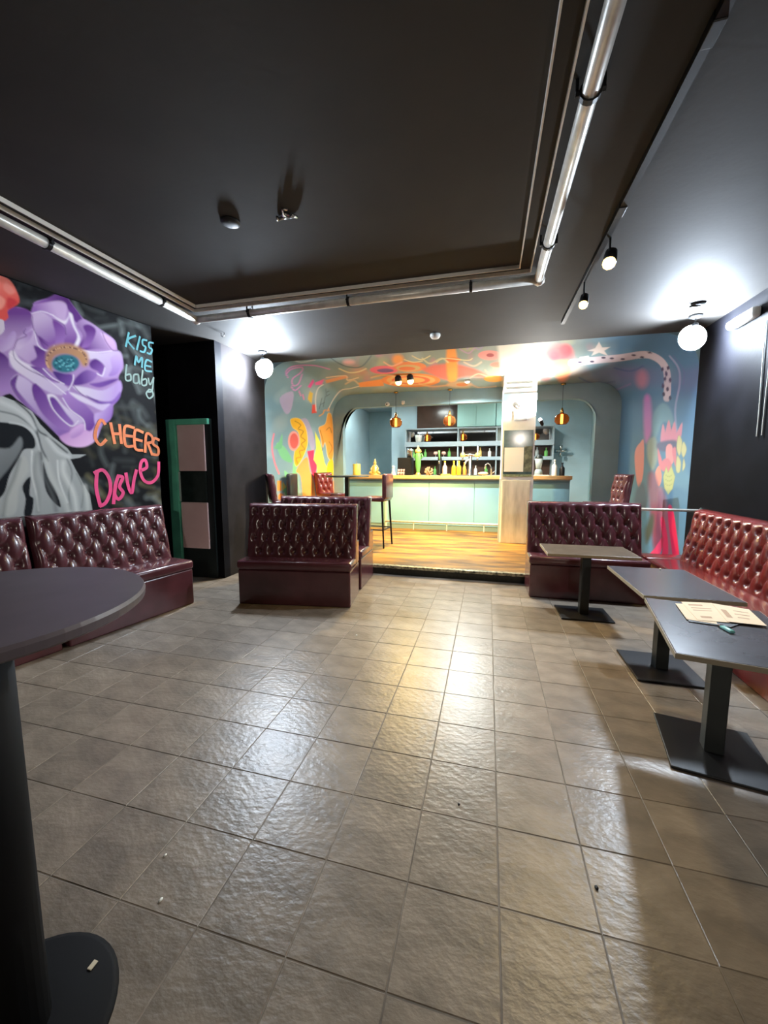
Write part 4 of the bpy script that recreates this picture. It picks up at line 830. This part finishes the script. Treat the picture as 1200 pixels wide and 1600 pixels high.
for x0, x1, lb in ((-.76, .135, 'pale teal wall cupboard above the back bar, left of the column'), (.15, .75, 'pale teal wall cupboard hidden mostly behind the column')):
    c = thing('wall_cupboard', lb, 'cupboard', (x0, 9.86, 2.42), 0, 'wall cupboards above the back bar'); W = x1-x0
    M_cup = mat('cupboard_teal', (150, 192, 188), .45)
    obj('body', bx(0, W, .02, YW-9.86-.002, 0, .58), M_cup, c)
    for k in range(2): dd = obj('cupboard_door', bx(k*W/2+.003, (k+1)*W/2-.003, 0, .02, .004, .576, .003), M_cup, c)
# unseen ceiling lamps, added behind the beam to brighten the bar room
M_barl = mat('added_lamp_glow', (255, 255, 250), .4, emit=(.9, 1, .97), estr=BAR_L)
for x, lb in ((-2.7, 'added unseen ceiling lamp in the passage beside the bar'), (-1.2, 'added unseen ceiling lamp over the bar, left of the column'), (.6, 'added unseen ceiling lamp over the bar, right of the column')):
    c = thing('added_bar_lamp', lb, 'lamp', (x, 9.15, CEIL+.028), 0, 'added lamps over the bar'); obj('rim', lt([(0, 0), (.19, 0), (.19, -.03), (.17, -.03), (.17, -.012), (0, -.012)], 28), M_white, c); obj('diffuser', lt([(0, -.014), (.168, -.014), (.15, -.05), (0, -.06)], 28), M_barl, c, True)
# --- pendants
M_amber = mat('amber_glass', (246, 176, 110), .06, trans=.96, ior=1.12); M_fil = mat('glowing_bulb', (255, 200, 120), .3, emit=(1, .6, .2), estr=9)
M_brass = mat('brass', (196, 158, 92), .25, metal=1)
def pendant(x, y, zc, label):
    t = thing('pendant_lamp', label, 'pendant lamp', (x, y, CEIL), 0, 'amber pendants over the bar'); z = zc-CEIL
    obj('ceiling_cup', lt([(0, -.002), (.045, -.002), (.045, -.03), (0, -.035)]), M_brass, t, True)
    obj('cord', tb([(0, 0, -.03), (0, 0, z+.19)], .004, 6), M_blackmetal, t)
    obj('cap', lt([(0, z+.20), (.012, z+.20), (.03, z+.13), (.04, z+.09), (0, z+.09)]), M_brass, t, True)
    obj('shade', lt([(.04, z+.10), (.10, z+.07), (.13, z+.01), (.125, z-.05), (.085, z-.10), (.078, z-.10), (.117, z-.05), (.122, z+.01), (.092, z+.062), (.035, z+.09)], 24), M_amber, t, True)
    obj('bulb', lt([(0, z+.09), (.022, z+.08), (.024, z-.06), (.015, z-.08), (0, z-.085)], 12), M_fil, t, True)
pendant(-1.86, 8.02, 2.36, 'amber glass pendant on the left of the three above the bar')
pendant(-.77, 8.02, 2.36, 'amber glass pendant in the middle above the bar')
pendant(1.29, 8.02, 2.33, 'amber glass pendant right of the column')
# --- small wall devices on the portal beam
t = thing('security_camera', 'small white dome camera on the beam beside the left pendant', 'camera', (-2.05, YB, 2.74)); obj('mount', tb([(0, -.001, 0), (0, -.03, 0)], .04, 14), M_white, t, True)
bm = bmesh.new(); ball(bm, (0, -.05, -.01), .042); o = obj('dome', bm, M_white, t, True); bm = bmesh.new(); ball(bm, (0, -.088, -.015), .016); obj('lens', bm, M_blackmetal, o, True)
t = thing('beam_sensor', 'tiny white sensor on the beam right of the dome camera', 'sensor', (-1.72, YB, 2.76)); obj('body', bx(-.03, .03, -.05, -.001, -.03, .03, .01), M_white, t, True); obj('sensor_cone', tb([(0, -.05, -.01), (0, -.075, -.035)], [.018, .026], 10), M_white, t)
# --- things on the bar
def bt(x): return x
M_yel = mat('yellow_wax', (236, 206, 96), .5); M_gold = mat('pale_gold', (226, 190, 112), .32, metal=.35, var=.2, vscale=20); M_green = mat('green_bottle', (96, 160, 84), .2); M_ylab = mat('yellow_bottle', (232, 196, 40), .3); M_orange = mat('orange_bottle', (220, 140, 60), .3); M_clear = mat('clear_glass', (215, 225, 225), .08, trans=.6)
t = thing('pillar_candle', 'thick pale yellow candle on the left end of the bar', 'candle', (-2.86, 8.45, BT)); obj('wax', lt([(0, 0), (.085, 0), (.087, .01), (.087, .235), (.08, .245), (.03, .235), (0, .233)], 24), M_yel, t, True); obj('wick', tb([(0, 0, .233), (.003, 0, .30)], .005, 6), M_gold, t)
t = thing('gold_figurine', 'gold seated figurine on the bar next to the candle', 'figurine', (-2.43, 8.45, BT))
obj('plinth', lt([(0, 0), (.11, 0), (.11, .02), (.09, .03), (0, .03)]), M_gold, t, True)
bm = bmesh.new(); lathe(bm, [(0, .03), (.085, .03), (.075, .10), (.055, .18), (.03, .23), (0, .235)], 14); obj('body', bm, M_gold, t, True)
bm = bmesh.new(); ball(bm, (0, -.01, .265), .036, 1, 1, 1.15); lathe(bm, [(.03, .28), (.02, .33), (0, .36)], 10); obj('head', bm, M_gold, t, True)
for s in (-1, 1): obj('arm', tb([(s*.03, 0, .21), (s*.08, -.03, .14), (s*.06, -.07, .07)], [.018, .016, .012], 8), M_gold, t, True); obj('leg', tb([(s*.04, -.02, .05), (s*.10, -.06, .06), (s*.12, -.02, .035)], [.028, .025, .018], 8), M_gold, t, True)
t = thing('white_figurine', 'small white figurine in front of the black box on the bar', 'figurine', (-1.98, 8.32, BT)); obj('body', lt([(0, 0), (.055, 0), (.05, .03), (.03, .08), (.022, .14), (0, .15)], 14), M_white, t, True); bm = bmesh.new(); ball(bm, (0, 0, .175), .03); obj('head', bm, M_white, t, True)
tag(obj('black_box', bx(-1.93, -1.62, 8.5, 8.78, BT, BT+.38, .01), M_blackmetal), 'black box standing on the left part of the bar', 'box')
t = thing('coffee_grinder', 'grey metal machine on top of the black box', 'machine', (-1.68, 8.64, BT+.381)); obj('body', lt([(0, 0), (.07, 0), (.06, .10), (.075, .12), (.08, .17), (.05, .20), (0, .21)], 16), M_chrome, t, True); obj('spout', tb([(0, -.05, .08), (0, -.11, .06)], .018, 8), M_chrome, t)
rk = thing('shot_glass_rack', 'small rack of pinkish shot glasses before the black box', 'rack', (-1.83, 8.40, BT)); obj('tray', bx(-.085, .085, -.05, .05, 0, .012, .003), M_chrome, rk)
for k in range(3):
    for r_ in range(2): obj('shot_glass', lt([(0, .0), (.018, .0), (.024, .055), (.020, .055), (.016, .008), (0, .008)], 10, (-.055+k*.055, -.02+.04*(r_ == 0), .013 if r_ == 0 else .013)), mat('pinkish_glass', (222, 176, 160), .2), rk, True)
    obj('upper_glass', lt([(0, .0), (.018, .0), (.024, .055), (0, .055)], 10, (-.055+k*.055, .02, .075)), mat('pinkish_glass', (222, 176, 160), .2), rk, True)
def bottle(name, label, x, y, z, r, h, m, capm=None, nk=.35, group='bottles at the bar'):
    t = thing(name, label, 'bottle', (x, y, z), 0, group)
    obj('body', lt([(0, 0), (r*.95, 0), (r, .01), (r, h*.55), (r*.9, h*.62), (r*nk, h*.74), (r*nk, h*.9), (0, h*.9)], 14), m, t, True)
    obj('cap', lt([(0, h*.9), (r*nk*1.2, h*.9), (r*nk*1.2, h), (0, h)], 12), capm or m, t, True)
    return t
t = thing('green_beer_tower', 'tall green bottle-shaped tap tower with gold top on the bar', 'tap tower', (-1.46, 8.42, BT)); obj('base', lt([(0, 0), (.06, 0), (.05, .03), (.035, .06), (0, .06)]), M_gold, t, True); obj('column', lt([(.03, .05), (.04, .08), (.06, .20), (.065, .42), (.045, .48), (0, .48)], 14), M_green, t, True); obj('crown', lt([(.045, .47), (.075, .50), (.06, .54), (.03, .56), (.015, .62), (0, .63)], 14), M_gold, t, True)
for s in (-1, 1): obj('side_ornament', tb([(s*.06, 0, .36), (s*.10, 0, .40), (s*.07, 0, .46)], .016, 8), M_green, t, True)
hp = thing('dried_bouquet', 'brown heap of dried stems lying on the bar', 'bouquet', (-1.23, 8.45, BT))
rg2 = random.Random(5)
for k in range(14):
    a = rg2.uniform(0, PI); obj('stem', tb([(rg2.uniform(-.06, .06), rg2.uniform(-.04, .04), .004), (math.cos(a)*.09, rg2.uniform(-.04, .04), .05+.13*math.sin(a))], [.008, .018], 6), mat('dried_stem', (150, 118, 84), .7), hp, True)
t = thing('black_tap', 'black draught tap column left of the yellow bottles', 'beer tap', (-1.0, 8.45, BT)); obj('column', lt([(0, 0), (.06, 0), (.05, .03), (.042, .06), (.042, .36), (.03, .40), (0, .40)]), M_blackmetal, t, True); obj('spout', tb([(0, -.03, .30), (0, -.10, .30), (0, -.115, .24)], .013, 8), M_chrome, t, True); obj('handle', tb([(0, -.06, .32), (-.01, -.07, .52)], [.012, .022], 8), M_green, t, True)
bottle('squeeze_bottle', 'yellow capped pale bottle just right of the black tap', -.88, 8.36, BT, .048, .30, mat('pale_pink_bottle', (206, 180, 176), .3), M_ylab)
bottle('yellow_bottle', 'left one of the two yellow bottles standing side by side', -.69, 8.30, BT, .045, .30, M_ylab); bottle('yellow_bottle', 'right one of the two yellow bottles standing side by side', -.585, 8.30, BT, .045, .30, M_ylab)
bottle('orange_bottle', 'small orange bottle beside the chrome tap tower', -.48, 8.40, BT, .035, .27, M_orange)
tag(obj('lemon_tray', bx(-.95, -.76, 8.24, 8.33, BT, BT+.03, .012), M_ylab), 'flat yellow tray in front of the squeeze bottle', 'tray')
t = thing('beer_tower', 'chrome beer tap tower with two round badges', 'beer tap', (-.37, 8.48, BT)); obj('column', lt([(0, 0), (.07, 0), (.06, .02), (.04, .05), (.036, .40), (0, .42)]), M_chrome, t, True); obj('cross_bar', tb([(-.20, 0, .40), (0, 0, .43), (.20, 0, .40)], .03, 10), M_chrome, t, True)
for s in (-1, 1):
    obj('tap_spout', tb([(s*.15, -.02, .39), (s*.15, -.09, .38), (s*.15, -.10, .31)], .014, 8), M_chrome, t, True); obj('tap_handle', tb([(s*.15, -.05, .42), (s*.15, -.06, .60)], [.010, .014], 8), M_white, t, True); obj('badge', tb([(s*.15, -.06, .42), (s*.15, -.075, .42)], .05, 18), M_yel, t, True)
obj('drip_arch', tb([(-.12, -.02, 0), (-.12, -.02, .2), (-.08, -.02, .3), (0, -.02, .34)], .016, 8), M_alu, t, True)
tag(obj('drip_mat', bx(-.62, -.12, 8.22, 8.36, BT, BT+.012, .003), M_blackmetal), 'black drip mat in front of the chrome tap tower', 'mat')
t = thing('bar_faucet', 'curved chrome faucet on the bar next to the column', 'faucet', (.06, 8.55, BT)); obj('spout', tb([(0, 0, 0), (0, 0, .16), (-.03, -.01, .23), (-.08, -.03, .25), (-.12, -.05, .21), (-.13, -.05, .14)], .014, 8), M_chrome, t, True); obj('lever', tb([(0, 0, .03), (.09, 0, .10)], .009, 6), M_chrome, t, True)
tag(obj('folded_cloth', (lambda b: ball(b, (0, 0, 0), .11, 1, .7, .35))(bmesh.new()), mat('beige_cloth', (206, 186, 150), .8), None, True, (-.1, 8.45, BT+.038)), 'beige folded cloth on the bar between tap tower and faucet', 'cloth')
# behind/right of the column
t = thing('blender', 'grey blender on the bar just right of the column', 'blender', (.98, 8.5, BT)); obj('jug', lt([(0, .13), (.05, .13), (.08, .34), (.0, .34)], 14), M_clear, t, True); obj('motor_base', lt([(0, 0), (.08, 0), (.07, .10), (.05, .13), (0, .13)]), M_shelf, t, True); obj('lid', lt([(0, .34), (.08, .34), (.07, .38), (.03, .42), (0, .42)]), M_steel, t, True)
bottle('spirit_bottle', 'white bottle on the bar right of the column', 1.27, 8.45, BT, .05, .32, M_white)
tag(obj('bar_tray', bx(.88, 1.15, 8.24, 8.34, BT, BT+.02, .004), M_white), 'white tray on the bar edge right of the column', 'tray')
bottle('spirit_bottle', 'dark bottle at the right end of the bar', 1.42, 8.5, BT, .05, .26, M_blackmetal)
# shelf glasses and bottles
cols = [M_clear, M_white, M_shelf, M_gold, M_green, M_orange]
zs_ = {'upper': 2.0705, 'middle': 1.7005, 'lower': 1.2605}
rg3 = random.Random(3); names = ['first', 'second', 'third', 'fourth', 'fifth', 'sixth', 'seventh', 'eighth']
for lv, xs in (('middle', (-1.85, -1.55, -.95, -.62, -.2, .02)), ('lower', (-1.9, -1.3, -.55, -.3, -.05)), ('right middle', (.92, 1.1, 1.3))):
    for n, x in enumerate(xs):
        z = zs_['middle' if 'middle' in lv else 'lower']
        where = 'on the %s shelf right of the column' % 'middle' if 'right' in lv else 'on the %s back bar shelf' % lv
        bottle('shelf_bottle', '%s bottle from the left %s' % (names[n], where), x, 9.98, z, .04, rg3.uniform(.19, .235), cols[rg3.randrange(6)], group='bottles on the back bar')
for n, x in enumerate((-1.0, -.80)):
    t = thing('cocktail_glass', '%s round pinkish glass on the middle shelf near the black tap' % ('left' if n == 0 else 'right'), 'glass', (x-.28, 9.93, 1.7005), 0, 'glasses on the back bar'); obj('bowl', lt([(.0, .05), (.05, .07), (.055, .10), (.04, .13), (.036, .13), (.05, .10), (.0, .06)], 14), mat('pinkish_glass', (222, 176, 160), .2), t, True); obj('foot', lt([(0, 0), (.035, 0), (.008, .01), (.008, .05), (0, .05)], 12), M_clear, t, True)
t = thing('silver_bowl', 'large silver bowl on the upper shelf before the mirror', 'bowl', (-1.72, 9.955, 2.0715)); obj('bowl', lt([(0, 0), (.06, 0), (.07, .02), (.085, .11), (.095, .18), (.088, .18), (.078, .11), (.06, .03), (0, .025)], 24), M_alu, t, True); obj('rim', lt([(.09, .175), (.099, .18), (.092, .186), (.088, .18)], 24), M_chrome, t, True)
t = thing('wall_fan', 'small grey wall fan right of the column by the shelves', 'fan', (1.62, YW-.01, 1.82)); obj('bracket', tb([(0, 0, 0), (0, -.18, 0)], .02, 8), M_steel, t)
for k in range(4): a = k*PI/2; obj('blade', tb([(0, -.18, 0), (.13*math.cos(a), -.19, .13*math.sin(a))], [.02, .04], 8), M_chrome, t, True)
print('objects', len(bpy.data.objects))
